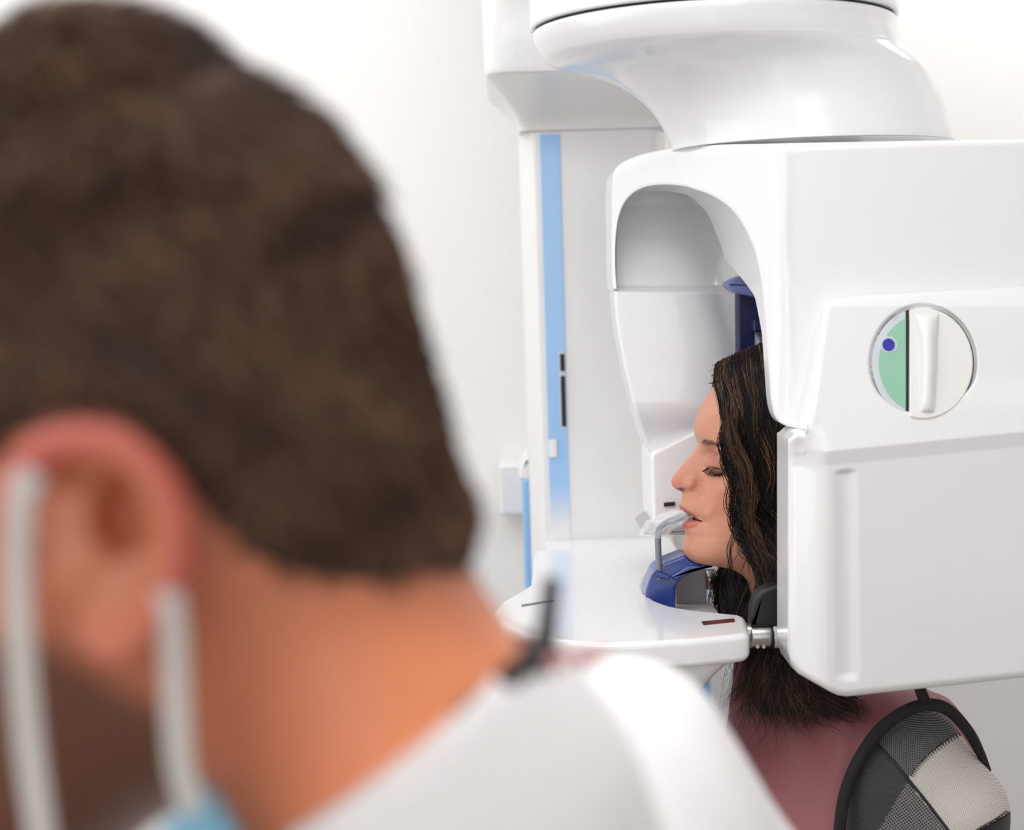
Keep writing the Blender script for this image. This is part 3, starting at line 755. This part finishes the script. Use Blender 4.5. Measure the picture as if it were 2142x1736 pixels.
# dark inner mass: a cap over the scalp and sheets under the strands
hl_x = np.interp(py_, [700, 760, 800, 850, 900, 1000, 1060, 1130, 1180, 1260], [1490, 1500, 1512, 1535, 1545, 1566, 1575, 1600, 1640, 1660])
capm = sm(px_ - hl_x, -2, 10); 
cv = flat + Hn * (.008 * capm - .004)[:, None]
scalp = np.nonzero((LL.reshape(-1) < -.001) & (py_ < 1150))[0]; scp = to_px(cv[scalp])
def onscalp(g):
    out = []
    for x, y, Y in g:
        if y < 1140:
            k = np.argmin((scp[:, 0] - x) ** 2 + (scp[:, 1] - y) ** 2); Y = cv[scalp[k]][1] - .0045
        out.append((x, y, Y))
    return out
near = guides([onscalp(g) for g in [
 [(1502, 760, 1.975), (1497, 800, 1.955), (1514, 850, 1.942), (1524, 892, 1.930), (1519, 930, 1.924), (1531, 975, 1.920), (1545, 1010, 1.915), (1548, 1065, 1.914), (1562, 1105, 1.916), (1580, 1145, 1.918), (1600, 1180, 1.915), (1612, 1230, 1.905), (1600, 1310, 1.885), (1575, 1400, 1.875), (1545, 1470, 1.865)],
 [(1520, 752, 1.985), (1522, 795, 1.960), (1540, 850, 1.936), (1545, 910, 1.924), (1550, 965, 1.914), (1568, 1020, 1.910), (1568, 1080, 1.908), (1590, 1130, 1.910), (1612, 1175, 1.908), (1622, 1235, 1.900), (1600, 1330, 1.885), (1570, 1420, 1.872), (1520, 1485, 1.865)],
 [(1555, 735, 1.990), (1565, 790, 1.955), (1580, 850, 1.932), (1580, 920, 1.918), (1595, 985, 1.908), (1598, 1050, 1.904), (1612, 1110, 1.904), (1625, 1170, 1.902), (1632, 1240, 1.895), (1620, 1340, 1.883), (1600, 1430, 1.872), (1590, 1500, 1.865), (1575, 1530, 1.862)],
 [(1590, 721, 1.995), (1605, 780, 1.955), (1620, 850, 1.930), (1625, 930, 1.915), (1635, 1010, 1.905), (1640, 1080, 1.900), (1645, 1160, 1.898), (1650, 1250, 1.893), (1648, 1340, 1.883), (1650, 1430, 1.872), (1670, 1500, 1.865), (1665, 1530, 1.862)],
 [(1625, 714, 1.998), (1650, 780, 1.955), (1670, 860, 1.932), (1680, 950, 1.916), (1682, 1040, 1.908), (1682, 1130, 1.902), (1680, 1230, 1.896), (1682, 1340, 1.886), (1700, 1430, 1.875), (1735, 1480, 1.868), (1760, 1500, 1.865)],
 [(1660, 735, 2.0), (1690, 790, 1.96), (1710, 880, 1.94), (1720, 980, 1.925), (1720, 1080, 1.915), (1720, 1200, 1.905), (1725, 1330, 1.890), (1745, 1420, 1.878), (1790, 1470, 1.870), (1810, 1480, 1.868)]]])
far = guides([
 [(1502, 760, 2.02), (1500, 830, 2.06), (1540, 920, 2.085), (1560, 1010, 2.085), (1560, 1080, 2.08), (1530, 1150, 2.07), (1505, 1210, 2.06), (1503, 1270, 2.05), (1530, 1330, 2.03), (1550, 1400, 2.0), (1555, 1450, 1.98)],
 [(1560, 742, 2.02), (1590, 850, 2.08), (1600, 960, 2.085), (1600, 1080, 2.08), (1560, 1160, 2.06), (1545, 1230, 2.05), (1550, 1300, 2.04), (1575, 1400, 2.0), (1580, 1470, 1.98)],
 [(1640, 735, 2.02), (1680, 850, 2.08), (1700, 1000, 2.08), (1680, 1120, 2.06), (1640, 1230, 2.05), (1640, 1330, 2.03), (1640, 1480, 1.98)]])
def sheet(Gd, n, spread, wave, seed, hl=.3, frontbias=1.0, cut=(.74, 1.0), stray_=.016):
    r = np.random.default_rng(seed); K, m, _ = Gd.shape
    ncl = n // 14 + 1
    cu = r.random(ncl) ** frontbias * (K - 1); cph1 = r.random(ncl) * 6.28; cfr = r.uniform(5, 10, ncl); camp = r.uniform(.4, 1.4, ncl) * wave
    coff = r.normal(0, spread, (ncl, 3)); chl = r.random(ncl)
    L = np.empty((n, m, 3)); C = np.empty((n, 3)); tt = np.linspace(0, 1, m)
    for k in range(n):
        c_ = r.integers(ncl); u = np.clip(cu[c_] + r.normal(0, .10), 0, K - 1.001); a = int(u); f = u - a
        base_ = Gd[a] * (1 - f) + Gd[a + 1] * f
        e = r.uniform(*cut); s = np.minimum(tt * e, 1) * (m - 1); i0 = np.minimum(s.astype(int), m - 2); fr_ = (s - i0)[:, None]
        base_ = base_[i0] * (1 - fr_) + base_[i0 + 1] * fr_
        amp = camp[c_] * (0.15 + .85 * sm(tt, .1, .6)) + .0006
        ph = cph1[c_] + tt * cfr[c_] * 3.1 + r.normal(0, .25)
        w = np.stack([np.sin(ph), .5 * np.cos(ph * 1.1), .25 * np.sin(ph * .7)], -1) * amp[:, None]
        j = r.normal(0, .0022, 3)[None] * (.3 + tt[:, None] * 1.3) + coff[c_][None] * (.15 + tt[:, None])
        stray = (r.random() < .05) * r.normal(0, stray_, 3)[None] * sm(tt, .5, 1)[:, None]
        L[k] = base_ + w + j + stray
        if chl[c_] < hl and r.random() < .8: cc = np.array(srgb(118, 86, 62)[:3]) * r.uniform(.5, 1.25)
        else: cc = np.array(srgb(34, 25, 22)[:3]) * r.uniform(.3, 1.5)
        C[k] = cc
    return L, C
hv, hfq, hc, off = [], [], [], 0
def add_hair(L, C, rad):
    global off
    V, Fc, CC = strands_mesh(L, rad, C); hv.append(V); hfq.extend([tuple(i + off for i in q) for q in Fc]); hc.append(CC); off += len(V)
L, C = sheet(near, 5200, .0045, .0068, 3, .26); L[..., 1] = np.maximum(L[..., 1], 1.868 - .03 * (L[..., 2] < 1.2)); add_hair(L, C, rng.uniform(.0003, .0006, len(L)))
L, C = sheet(near[:2], 420, .0022, .005, 5, .9); L[..., 1] -= .003; add_hair(L, C, rng.uniform(.0003, .0005, len(L)))
L, C = sheet(near, 420, .010, .010, 9, .35, cut=(.8, 1.05)); L[..., 1] -= .003; add_hair(L, C, rng.uniform(.0003, .0005, len(L)))
L, C = sheet(far, 1600, .002, .004, 4, .1, stray_=.002); add_hair(L, C, rng.uniform(.0003, .0006, len(L)))
loose = guides([[(1545, 1000, 1.908), (1556, 1050, 1.906), (1548, 1090, 1.906), (1533, 1140, 1.906), (1526, 1180, 1.900), (1530, 1215, 1.895), (1548, 1250, 1.890), (1566, 1275, 1.885)],
 [(1524, 880, 1.918), (1540, 930, 1.908), (1562, 985, 1.902), (1572, 1040, 1.900), (1566, 1100, 1.900), (1586, 1150, 1.900), (1600, 1200, 1.895), (1590, 1260, 1.890)],
 [(1518, 850, 1.918), (1519, 910, 1.906), (1536, 960, 1.902), (1554, 1000, 1.900), (1558, 1050, 1.900), (1572, 1100, 1.900), (1598, 1150, 1.898), (1622, 1190, 1.894)]])
for k_, n_ in ((0, 9), (1, 34), (2, 30)):
    L, C = sheet(np.array([loose[k_], loose[k_] + (.002, 0, .001)]), n_, .0012, .0015, 20 + k_, 1.0 if k_ else .2, cut=(.85, 1.0), stray_=.004)
    C = C * rng.uniform(.12, .95, (len(C), 1)); L[:, :8] += (np.linspace(1, 0, 8)[None, :, None] ** 1.5) * np.array([0, .012, 0]) + 0; L += rng.normal(0, .0016, (len(L), 1, 3)); add_hair(L, C, rng.uniform(.00025, .00045, len(L)))
# flyaways at the hairline and crown
fl = []
for i in range(400):
    top_ = i >= 45
    x = rng.uniform(1503, 1625) if top_ else rng.uniform(1488, 1500); y = np.interp(x, [1500, 1560, 1610, 1630], [762, 746, 736, 734]) if top_ else rng.uniform(757, 800)
    a = math.radians(rng.uniform(95, 165) if top_ else rng.uniform(110, 200)); Lh = rng.uniform(8, 30) * (1 if top_ else .6) * (1 if not top_ else np.interp(x, [1500, 1560, 1620], [.5, 1, 1.1]))
    p0 = np.array([x + 9, y + 8]); d = np.array([math.cos(a), -math.sin(a)]); bend = rng.uniform(.2, 1.0)
    pts = [p0 + d * Lh * s + np.array([-s * s * Lh * .3 * bend, s * s * Lh * .5 * bend]) for s in np.linspace(0, 1, 44)]
    Yh = rng.uniform(1.955, 2.0) if not top_ else rng.uniform(1.965, 2.03); fl.append([at(p[0], p[1], Yh) for p in pts])
add_hair(np.array(fl), np.tile(srgb(40, 28, 24)[:3], (len(fl), 1)), rng.uniform(.0002, .0005, len(fl)))
keep = (px_ > hl_x - 3) & (tflat < .965)
fk = [q for q in hf if all(keep[i] for i in q)]
used = sorted({i for q in fk for i in q}); mp = {v: k for k, v in enumerate(used)}
hv.append(cv[used]); hfq.extend([tuple(mp[i] + off for i in q) for q in fk]); hc.append(np.tile(srgb(24, 17, 16)[:3], (len(used), 1))); off += len(used)
for Gd, dy in ((near, .010), (far, -.006)):
    Gk = Gd[:, 12:40].copy(); Gk[..., 1] += dy; Gk = np.array([catmull(Gk[:, j], 30) for j in range(Gk.shape[1])])
    if dy > 0: Gk[:, :2, 0] += .012
    V, Fc = slab(Gk, np.array([0, .004, 0])); hv.append(V); hfq.extend([tuple(i + off for i in q) for q in Fc]); hc.append(np.tile(srgb(24, 17, 16)[:3], (len(V), 1))); off += len(V)
obj('hair', np.vstack(hv), hfq, M['hair'], woman, colors=np.vstack(hc), fix=False)

# apron torso --------------------------------------------------------
def PT(x, y, Y): return at(x, y, Y)
def f_apron(P):
    d = sd_ell(P, PT(1735, 1800, 2.0), (.135, .165, .26))
    d = smin(d, sd_cap(P, PT(1700, 1470, 2.0), PT(1740, 1700, 2.0), .085, .13), .05)
    d = smin(d, sd_cap(P, PT(1895, 1592, 1.895), PT(1885, 1592, 2.12), .083, .083), .04)
    d = smin(d, sd_cap(P, PT(1640, 1390, 2.0), PT(1680, 1500, 2.0), .055, .08), .03)
    d = d - .0045 * np.sin(P[..., 0] * 105 - P[..., 2] * 30 + 1.2 * np.sin(P[..., 2] * 22)) * (.55 + .45 * np.sin(P[..., 0] * 37 + 1))
    return d
lo = PT(1300, 2100, 2.0); hi = PT(2350, 1280, 2.0)
V, Q = surface_nets(f_apron, (lo[0] - .02, 1.76, lo[2]), (hi[0], 2.25, hi[2]), .006)
apron = obj('apron', V, Q, M['apron'], woman, fix=False)
# lower body (standing) so that the figure rests on the floor
def f_low(P):
    zt_ = PT(1735, 1950, 2.0)
    x, y, z = zt_
    d = sd_cap(P, (x, y, z), (x + .01, y, .95), .13, .14)
    for s in (-1, 1):
        d = smin(d, sd_cap(P, (x + .01, y + s * .085, .92), (x + .01, y + s * .09, .50), .085, .058), .04)
        d = smin(d, sd_cap(P, (x + .01, y + s * .09, .50), (x + .03, y + s * .09, .09), .058, .040), .02)
        d = smin(d, sd_cap(P, (x + .02, y + s * .09, .045), (x - .13, y + s * .10, .03), .042, .030), .02)
    return d
x, y, z = PT(1735, 1950, 2.0)
V, Q = surface_nets(f_low, (x - .2, y - .22, -.01), (x + .2, y + .22, z + .2), .012)
M['trouser'] = mat('dark_trousers', srgb(40, 40, 48), .85, noise=.08)
obj('trousers', V, Q, M['trouser'], woman, fix=False)

# sleeve (near arm) ---------------------------------------------------
def knit(name, c1, c2, scale, kind):
    m = mat(name, c1, .9); nt = m.node_tree; b = nt.nodes['Principled BSDF']
    g = nt.nodes.new('ShaderNodeTexCoord'); mp = nt.nodes.new('ShaderNodeMapping'); mp.inputs['Rotation'].default_value = (0, math.radians(38), 0)
    nt.links.new(g.outputs['Object'], mp.inputs['Vector'])
    s = nt.nodes.new('ShaderNodeSeparateXYZ'); nt.links.new(mp.outputs['Vector'], s.inputs[0])
    def mth(op, a, b_=None):
        n = nt.nodes.new('ShaderNodeMath'); n.operation = op
        for k, v in enumerate((a, b_)):
            if v is None: continue
            if isinstance(v, (int, float)): n.inputs[k].default_value = v
            else: nt.links.new(v, n.inputs[k])
        return n.outputs[0]
    sx = mth('SINE', mth('MULTIPLY', s.outputs['X'], scale)); sz = mth('SINE', mth('MULTIPLY', s.outputs['Z'], scale * (1.0 if kind != 'rib' else .5)))
    p = mth('MULTIPLY', sx, sz)
    if kind == 'net': p = mth('ADD', mth('MULTIPLY', p, p), -.18)
    r = nt.nodes.new('ShaderNodeMapRange'); r.inputs['From Min'].default_value = -.25; r.inputs['From Max'].default_value = .35; nt.links.new(p, r.inputs['Value'])
    mx = nt.nodes.new('ShaderNodeMix'); mx.data_type = 'RGBA'; mx.inputs['A'].default_value = c1; mx.inputs['B'].default_value = c2
    nt.links.new(r.outputs['Result'], mx.inputs['Factor']); nt.links.new(mx.outputs['Result'], b.inputs['Base Color'])
    bp = nt.nodes.new('ShaderNodeBump'); bp.inputs['Strength'].default_value = .4; bp.inputs['Distance'].default_value = .0006
    nt.links.new(p, bp.inputs['Height']); nt.links.new(bp.outputs['Normal'], b.inputs['Normal'])
    return m
K = [knit('knit_grey_diagonal', srgb(36, 35, 37), srgb(120, 118, 118), 2400, 'x'), knit('knit_dark', srgb(26, 26, 28), srgb(82, 82, 84), 3200, 'rib'),
     knit('knit_white', srgb(172, 168, 162), srgb(208, 204, 198), 2600, 'rib'), knit('knit_net', srgb(132, 130, 130), srgb(14, 14, 15), 1150, 'net'), M['black']]
AY = 1.82
ARM = np.array([PT(*q) for q in [(1757, 1900, 1.80), (1757, 1736, 1.795), (1768, 1660, 1.79), (1795, 1592, 1.785), (1840, 1527, 1.785), (1895, 1487, 1.785), (1945, 1474, 1.79), (1985, 1486, 1.795), (2022, 1525, 1.80), (2048, 1570, 1.81), (2066, 1612, 1.82), (2240, 1640, 1.82)]])
ARM2 = to_px(ARM)
def armhole(P):
    """signed distance to the armhole outline as it is sewn; minus = inside"""
    q = to_px(P); best = np.full(q.shape[:-1], 9e3); sg = np.ones_like(best)
    for a, b in zip(ARM2[:-1], ARM2[1:]):
        ab = b - a; t = np.clip(((q - a) @ ab) / (ab @ ab), 0, 1); r_ = q - a - t[..., None] * ab
        d = np.linalg.norm(r_, axis=-1); cr = ab[0] * (q[..., 1] - a[1]) - ab[1] * (q[..., 0] - a[0])
        m = d < best; best = np.where(m, d, best); sg = np.where(m, -np.sign(cr), sg)
    return best * sg * .0005
def f_slv(P):
    d = sd_cap(P, PT(1897, 1600, AY + .015), PT(1992, 1702, AY - .005), .067, .056)
    d = smin(d, sd_cap(P, PT(1992, 1702, AY - .005), PT(2005, 1950, AY), .055, .048), .02)
    d = smin(d, sd_cap(P, PT(1870, 1640, AY + .02), PT(1880, 1900, AY + .02), .064, .064), .03)
    return np.maximum(d, armhole(P) - .001)
lo = PT(1650, 2080, AY); hi = PT(2250, 1400, AY)
V, Q = surface_nets(f_slv, (lo[0], AY - .12, lo[2]), (hi[0], AY + .12, hi[2]), .0022)
pp = to_px(V)
def inside(poly, P):
    poly = np.array(poly, float); c_ = np.zeros(len(P), bool)
    for a, b in zip(poly, np.roll(poly, -1, 0)):
        cond = (a[1] > P[:, 1]) != (b[1] > P[:, 1])
        xi = (b[0] - a[0]) * (P[:, 1] - a[1]) / (b[1] - a[1] + 1e-9) + a[0]
        c_ ^= cond & (P[:, 0] < xi)
    return c_
Qa = np.array(Q); fc_ = pp[Qa].mean(1)
mi = np.full(len(Q), 1)
mi[inside([(1800, 1520), (1832, 1553), (1900, 1630), (1942, 1578), (2012, 1528), (2080, 1400), (1800, 1400)], fc_)] = 0
mi[inside([(1900, 1630), (1920, 1600), (1942, 1578), (1975, 1552), (2012, 1528), (2300, 1500), (2300, 1600), (2117, 1694), (2045, 1738), (2000, 1790)], fc_)] = 2
mi[inside([(1898, 1636), (1830, 1750), (1760, 1900), (2100, 1900), (1985, 1736)], fc_)] = 3
mi[inside([(2118, 1696), (2046, 1739), (2000, 1800), (2000, 1990), (2300, 1990), (2300, 1600)], fc_)] = 4
slv_o = obj('sleeve', V, Q, K, woman, fix=False)
slv_o.data.polygons.foreach_set('material_index', mi.astype(np.int32))
def on_slv(px, py, lift=.001):
    dd = ray(px, py); t = 1.5
    for _ in range(80):
        P = CAM + dd * t; v = float(f_slv(P[None])[0]); t += v * .9
        if abs(v) < 2e-4: break
        if t > 2.4: break
    P = CAM + dd * t
    e = 1e-3; n = np.array([float(f_slv((P + np.eye(3)[k] * e)[None])[0] - f_slv((P - np.eye(3)[k] * e)[None])[0]) for k in range(3)]); n /= np.linalg.norm(n)
    return P + n * lift, n
def seam(pts, r, name='seam', n=40):
    P = catmull(np.array(pts, float), n); obj(name, *tube([on_slv(x, y, 0)[0] for x, y in P], r, 8), M['black'], slv_o)
seam([(1826, 1546), (1865, 1588), (1900, 1630), (1942, 1682), (1990, 1745)], .0016)
def blanket(edge, up, dn):
    pts = []
    for i, (x, y) in enumerate(edge[1:-1]):
        tdir = edge[i + 2] - edge[i]; tdir /= np.linalg.norm(tdir); nrm = np.array([tdir[1], -tdir[0]]); nrm = nrm if nrm[1] > 0 else -nrm
        a, b = np.array([x, y]) - nrm * up, np.array([x, y]) + nrm * dn
        pts += [on_slv(*a, .0005)[0], on_slv(*b, .0006)[0], on_slv(*(a + tdir * .6), .0005)[0]]
    obj('stitching', *tube(pts, .0006, 6), M['black'], slv_o)
blanket(catmull(np.array([(1903, 1626), (1921, 1600), (1943, 1578), (1975, 1553), (2010, 1530)], float), 26), 1, 7)
blanket(catmull(np.array([(2112, 1697), (2085, 1716), (2060, 1730), (2040, 1742)], float), 18), 5, 4)

# black piping round the armhole, with the strap
tr = [(1757, 1800, 1.80), (1756, 1736, 1.795), (1768, 1660, 1.79), (1795, 1592, 1.785), (1840, 1527, 1.785), (1895, 1487, 1.785), (1945, 1474, 1.79), (1985, 1486, 1.795), (2022, 1525, 1.80), (2048, 1570, 1.81), (2066, 1612, 1.82)]
P = np.array([PT(*q) for q in tr])
obj('piping', *tube(P, [.006, .0068, .0068, .0068, .0068, .006, .004], 12, smooth_n=90), M['tee'], apron)
obj('strap', *tube([PT(1918, 1420, 1.80), PT(1926, 1445, 1.79), PT(1936, 1470, 1.787)], .0062, 10, smooth_n=14), M['tee'], apron)

# ------------------------------------------------------------------ the man
man = thing('person', 'man with short brown hair in a white coat, mask loops round his ear', 'person', (.0, .72, 0))
HY = .585
hc_ = PT(245, 800, HY)
sc_ = HY / F
def mp_(x, y, Y=HY): return PT(x, y, Y)
EY = .505
ear_c = PT(225, 1140, EY)
def ear_sdf(P):
    s = EY / F
    # flattened bowl with a rolled rim
    q = P - ear_c
    hel = catmull(np.array([(60, 1130), (40, 1040), (70, 960), (150, 925), (240, 935), (320, 1000), (360, 1090), (362, 1180), (335, 1260), (290, 1320), (250, 1360)], float), 26)
    hp3 = np.array([PT(x, y, EY - .012 + .006 * (k < 5)) for k, (x, y) in enumerate(hel)])
    d = np.full(P.shape[:-1], 9.0)
    for a, b in zip(hp3[:-1], hp3[1:]): d = np.minimum(d, sd_cap(P, a, b, .0058, .0058))
    pl = sd_ell(P, PT(215, 1120, EY + .002), (.024, .012, .030))
    d = smin(d, pl, .006)
    lobe = sd_ell(P, PT(255, 1320, EY - .004), (.012, .007, .014)); d = smin(d, lobe, .006)
    trag = sd_ell(P, PT(140, 1170, EY - .006), (.009, .006, .014)); d = smin(d, trag, .005)
    con = sd_ell(P, PT(238, 1085, EY - .016), (.0085, .028, .014))
    con2 = sd_ell(P, PT(150, 1010, EY - .016), (.013, .014, .0045))
    d = np.maximum(d, -con); d = np.maximum(d, -con2)
    return d
def f_man(P):
    d = sd_ell(P, hc_, (.097, .072, .108))                                   # skull
    d = smin(d, sd_cap(P, mp_(507, 1056), mp_(907, 1752, .60), .055, .063), .03)      # neck
    d = smin(d, sd_ell(P, mp_(-60, 1350, HY), (.070, .058, .088)), .03)      # face
    d = smin(d, sd_cap(P, mp_(330, 1260), mp_(-150, 1800), .040, .032), .04)  # jaw
    d = smin(d, sd_cap(P, mp_(-450, 1180), mp_(-560, 1400), .008, .014), .012)     # nose
    for s_ in (-1, 1):
        d = smin(d, sd_cap(P, mp_(-420, 1070, HY + s_ * .018), mp_(-330, 1050, HY + s_ * .042), .008, .007), .012)   # brow
        d = np.maximum(d, -sd_ell(P, mp_(-415, 1165, HY + s_ * .030), (.013, .015, .010)))
    for s_ in (-1, 1):
        d = smin(d, sd_ell(P, mp_(-375, 1165, HY + s_ * .030), (.0125, .0125, .0105)), .003)      # lowered lids
    d = smin(d, sd_ell(P, mp_(-470, 1530, HY), (.010, .022, .004)), .006)     # lips
    return d
def f_man_ear(P): return smin(f_man(P), ear_sdf(P), .006)
lo = PT(-900, 2050, HY); hi = PT(1200, -20, HY)
# deeper body under the coat
V, Q = surface_nets(f_man_ear, (lo[0], .47, lo[2]), (hi[0], .70, hi[2]), .0025)
Nm = vnormals(V, Q); Pm = to_px(V)
mx_, my_ = Pm.T
msk = np.array(srgb(196, 118, 86)[:3]); mc = np.tile(msk, (len(V), 1))
def mt(c, w):
    global mc
    w = np.clip(w, 0, 1)[:, None]; mc = mc * (1 - w) + np.array(srgb(*c)[:3]) * w
mt((238, 148, 104), sm(mx_, 500, 900) * sm(my_, 1200, 1400))  # highlight on the neck's right side, painted into the skin colour
dj = sm(my_ - np.interp(mx_, [-600, -350, -200, 0, 100, 250, 330, 400], [1640, 1440, 1380, 1300, 1310, 1400, 1440, 1560]), -30, 90) * (1 - sm(mx_, 330, 430))
mt((74, 50, 40), .85 * dj)
ears = (ear_sdf(V) < .003)
mt((182, 80, 72), ears * .85 * (1 - .7 * sm(my_, 1180, 1330)) * np.clip(sm(np.hypot((mx_ - 205) / 190, (my_ - 1130) / 240), .62, .95), 0, 1))
mt((190, 120, 88), ears * .5 * (1 - sm(np.hypot((mx_ - 205) / 190, (my_ - 1130) / 240), .5, .8)))
obj('body', V, Q, M['skin'], man, fix=False, colors=mc)
# hair: shell with thousands of short strands
def hairline(P):
    """>0 where hair grows (pixel space of the head's side)"""
    x, y = P[:, 0], P[:, 1]
    lim = np.interp(x, [-900, -300, -40, 20, 120, 250, 350, 420, 480, 600, 850, 1000], [500, 700, 1000, 930, 880, 880, 950, 1060, 1120, 1185, 1220, 1165])
    return lim - y
def f_hairshell(P):
    d = sd_ell(P, hc_, (.1025, .076, .1135))
    d = smin(d, sd_cap(P, mp_(430, 900), mp_(540, 1000), .059, .053), .03)
    d = smin(d, sd_cap(P, mp_(507, 1056), mp_(907, 1752, .60), .0575, .0655), .03)
    d = smin(d, sd_cap(P, mp_(740, 1050), mp_(870, 1125), .030, .018), .02)
    d = smin(d, sd_ell(P, mp_(200, 130), (.028, .05, .012)), .016)
    return d
V, Q = surface_nets(f_hairshell, (lo[0], .47, lo[2]), (hi[0], .70, hi[2]), .003)
Pm = to_px(V); g = hairline(Pm)
V = V - vnormals(V, Q) * (.007 * (1 - sm(g, -60, 120)))[:, None]
Qa = np.array(Q); ok = (g[Qa] > -50).all(1); Qk = Qa[ok]
us = np.unique(Qk); mpv = -np.ones(len(V), int); mpv[us] = np.arange(len(us))
Vk = V[us]; Qk = mpv[Qk]; Nk = vnormals(Vk, Qk)
cenm = hc_
if (((Vk - cenm) * Nk).sum()) < 0: Nk = -Nk
gk = hairline(to_px(Vk))
nm = 26000
w_ = (sm(gk, -60, 60) + .02); pick = rng.choice(len(Vk), nm, p=w_ / w_.sum())
R0 = Vk[pick] + rng.normal(0, .0012, (nm, 3)); Nn = Nk[pick]
flow = np.array([.55, 0, -.85]) + rng.normal(0, .28, (nm, 3))
flow -= (flow * Nn).sum(1)[:, None] * Nn; flow /= np.linalg.norm(flow, axis=1)[:, None]
lenz = rng.uniform(.008, .016, nm) * np.where(R0[:, 2] > hc_[2] + .07, 1.7, 1.0) * (.45 + .55 * sm(gk[pick], 0, 400))
s_ = np.linspace(0, 1, 4)[None, :, None]
Lm = R0[:, None] - Nn[:, None] * .001 + lenz[:, None, None] * (s_ * (flow * .85)[:, None] + s_ * .42 * Nn[:, None] * (1 - .35 * s_))
cm = np.array(srgb(94, 70, 56)[:3]) * rng.uniform(.25, 1.7, (nm, 1))
patch = np.sin(R0[:, 0] * 80 + 2 * np.sin(R0[:, 2] * 60)) * np.sin(R0[:, 2] * 60 + 1.5)
cm *= (1 + .45 * patch)[:, None]
V2, Q2, C2 = strands_mesh(Lm, rng.uniform(.00035, .0007, nm), cm)
Vh = np.vstack([Vk, V2]); Qh = Qk.tolist() + [tuple(i + len(Vk) for i in q) for q in Q2]
Ch = np.vstack([np.tile(srgb(62, 45, 37)[:3], (len(Vk), 1)), C2])
obj('hair', Vh, Qh, M['manhair'], man, fix=False, colors=Ch)

# coat --------------------------------------------------------------
def f_coat(P):
    d = sd_ell(P, PT(1190, 1880, .80), (.095, .10, .105))
    d = smin(d, sd_cap(P, PT(1330, 1560, .86), PT(1500, 2000, .90), .040, .075), .05)
    d = smin(d, sd_ell(P, PT(950, 2250, .68), (.12, .12, .105)), .05)
    n_ = np.array([.55, 0, -.835]); p0 = PT(905, 1548, .53)
    wrap = sd_cap(P, PT(507, 1056, .585), PT(907, 1752, .60), .063, .071)
    wrap = smin(wrap, sd_cap(P, PT(907, 1752, .60), PT(1100, 2300, .62), .071, .09), .03)
    wrap = np.maximum(wrap, -((P - p0) @ n_))
    wrap = np.maximum(wrap, PT(575, 1736, .53)[0] - P[..., 0])
    d = smin(d, sd_cap(P, PT(1150, 2150, .80), (.06, .84, .78), .10, .17), .06)
    return smin(d, wrap, .012)
lo = PT(300, 2600, .75); hi = PT(1900, 1150, .8)
V, Q = surface_nets(f_coat, (lo[0] - .1, .46, .55), (hi[0] + .1, 1.1, hi[2]), .0055)
coat = obj('coat', V, Q, M['coat'], man, fix=False)

def f_mlegs(P):
    d = sd_cap(P, (.05, .86, .88), (.05, .86, .92), .12, .12)
    for s_ in (-1, 1):
        d = smin(d, sd_cap(P, (.05, .86 + s_ * .09, .88), (.03, .86 + s_ * .10, .50), .085, .060), .04)
        d = smin(d, sd_cap(P, (.03, .86 + s_ * .10, .50), (.07, .86 + s_ * .10, .09), .058, .042), .02)
        d = smin(d, sd_cap(P, (.06, .86 + s_ * .10, .045), (-.10, .86 + s_ * .12, .03), .044, .032), .02)
    return d
V, Q = surface_nets(f_mlegs, (-.2, .6, -.01), (.3, 1.15, 1.06), .012)
obj('trousers', V, Q, M['trouser'], man, fix=False)

# mask loops and mask
def band(pts, w, name, parent, m, thick=.0012):
    P = catmull(np.array([PT(*q) for q in pts]), 50); T = np.gradient(P, axis=0); T /= np.linalg.norm(T, axis=1)[:, None]
    U = np.cross(T, [0, 1, 0]); U /= np.linalg.norm(U, axis=1)[:, None]; rings = []
    for i in range(50):
        a = np.linspace(0, 2 * math.pi, 14, endpoint=False)
        rings.append(P[i] + np.outer(np.cos(a) * w / 2, U[i]) + np.outer(np.sin(a) * thick, [0, 1, 0]))
    return obj(name, *loft(rings), m, parent)
mask = obj('face_mask', *rprism(catmull(np.array([PT(x, y, .52) for x, y in [(385, 1665), (430, 1660), (470, 1720), (500, 1850), (300, 2100), (-300, 2100), (-300, 1950), (200, 1900), (340, 1740)]]), 60, True), (0, .012, 0), .004), M['mask'], man, wn=True)
band([(70, 990, .478), (42, 1050, .480), (38, 1250, .492), (55, 1500, .50), (85, 1736, .505), (110, 1900, .51)], .0078, 'ear_loop', mask, M['strap'])
band([(352, 1240, .486), (362, 1330, .492), (368, 1450, .50), (378, 1600, .507), (405, 1700, .512)], .0078, 'ear_loop', mask, M['strap'])
# black neck cord and shirt collar
cord = [(960, 1505, .545), (1020, 1462, .555), (1080, 1415, .57), (1125, 1370, .60), (1140, 1335, .63), (1147, 1285, .66), (1154, 1218, .68)]
obj('neck_cord', *tube([PT(*q) for q in cord], [.003, .0045, .0055, .0050, .0042, .0034], 12, smooth_n=60), M['tee'], man)
obj('collar_tag', *tube([PT(1120, 1402, .585), PT(1190, 1385, .60), PT(1265, 1368, .62)], [.003, .0042, .002], 12, smooth_n=20), M['pink'], man)
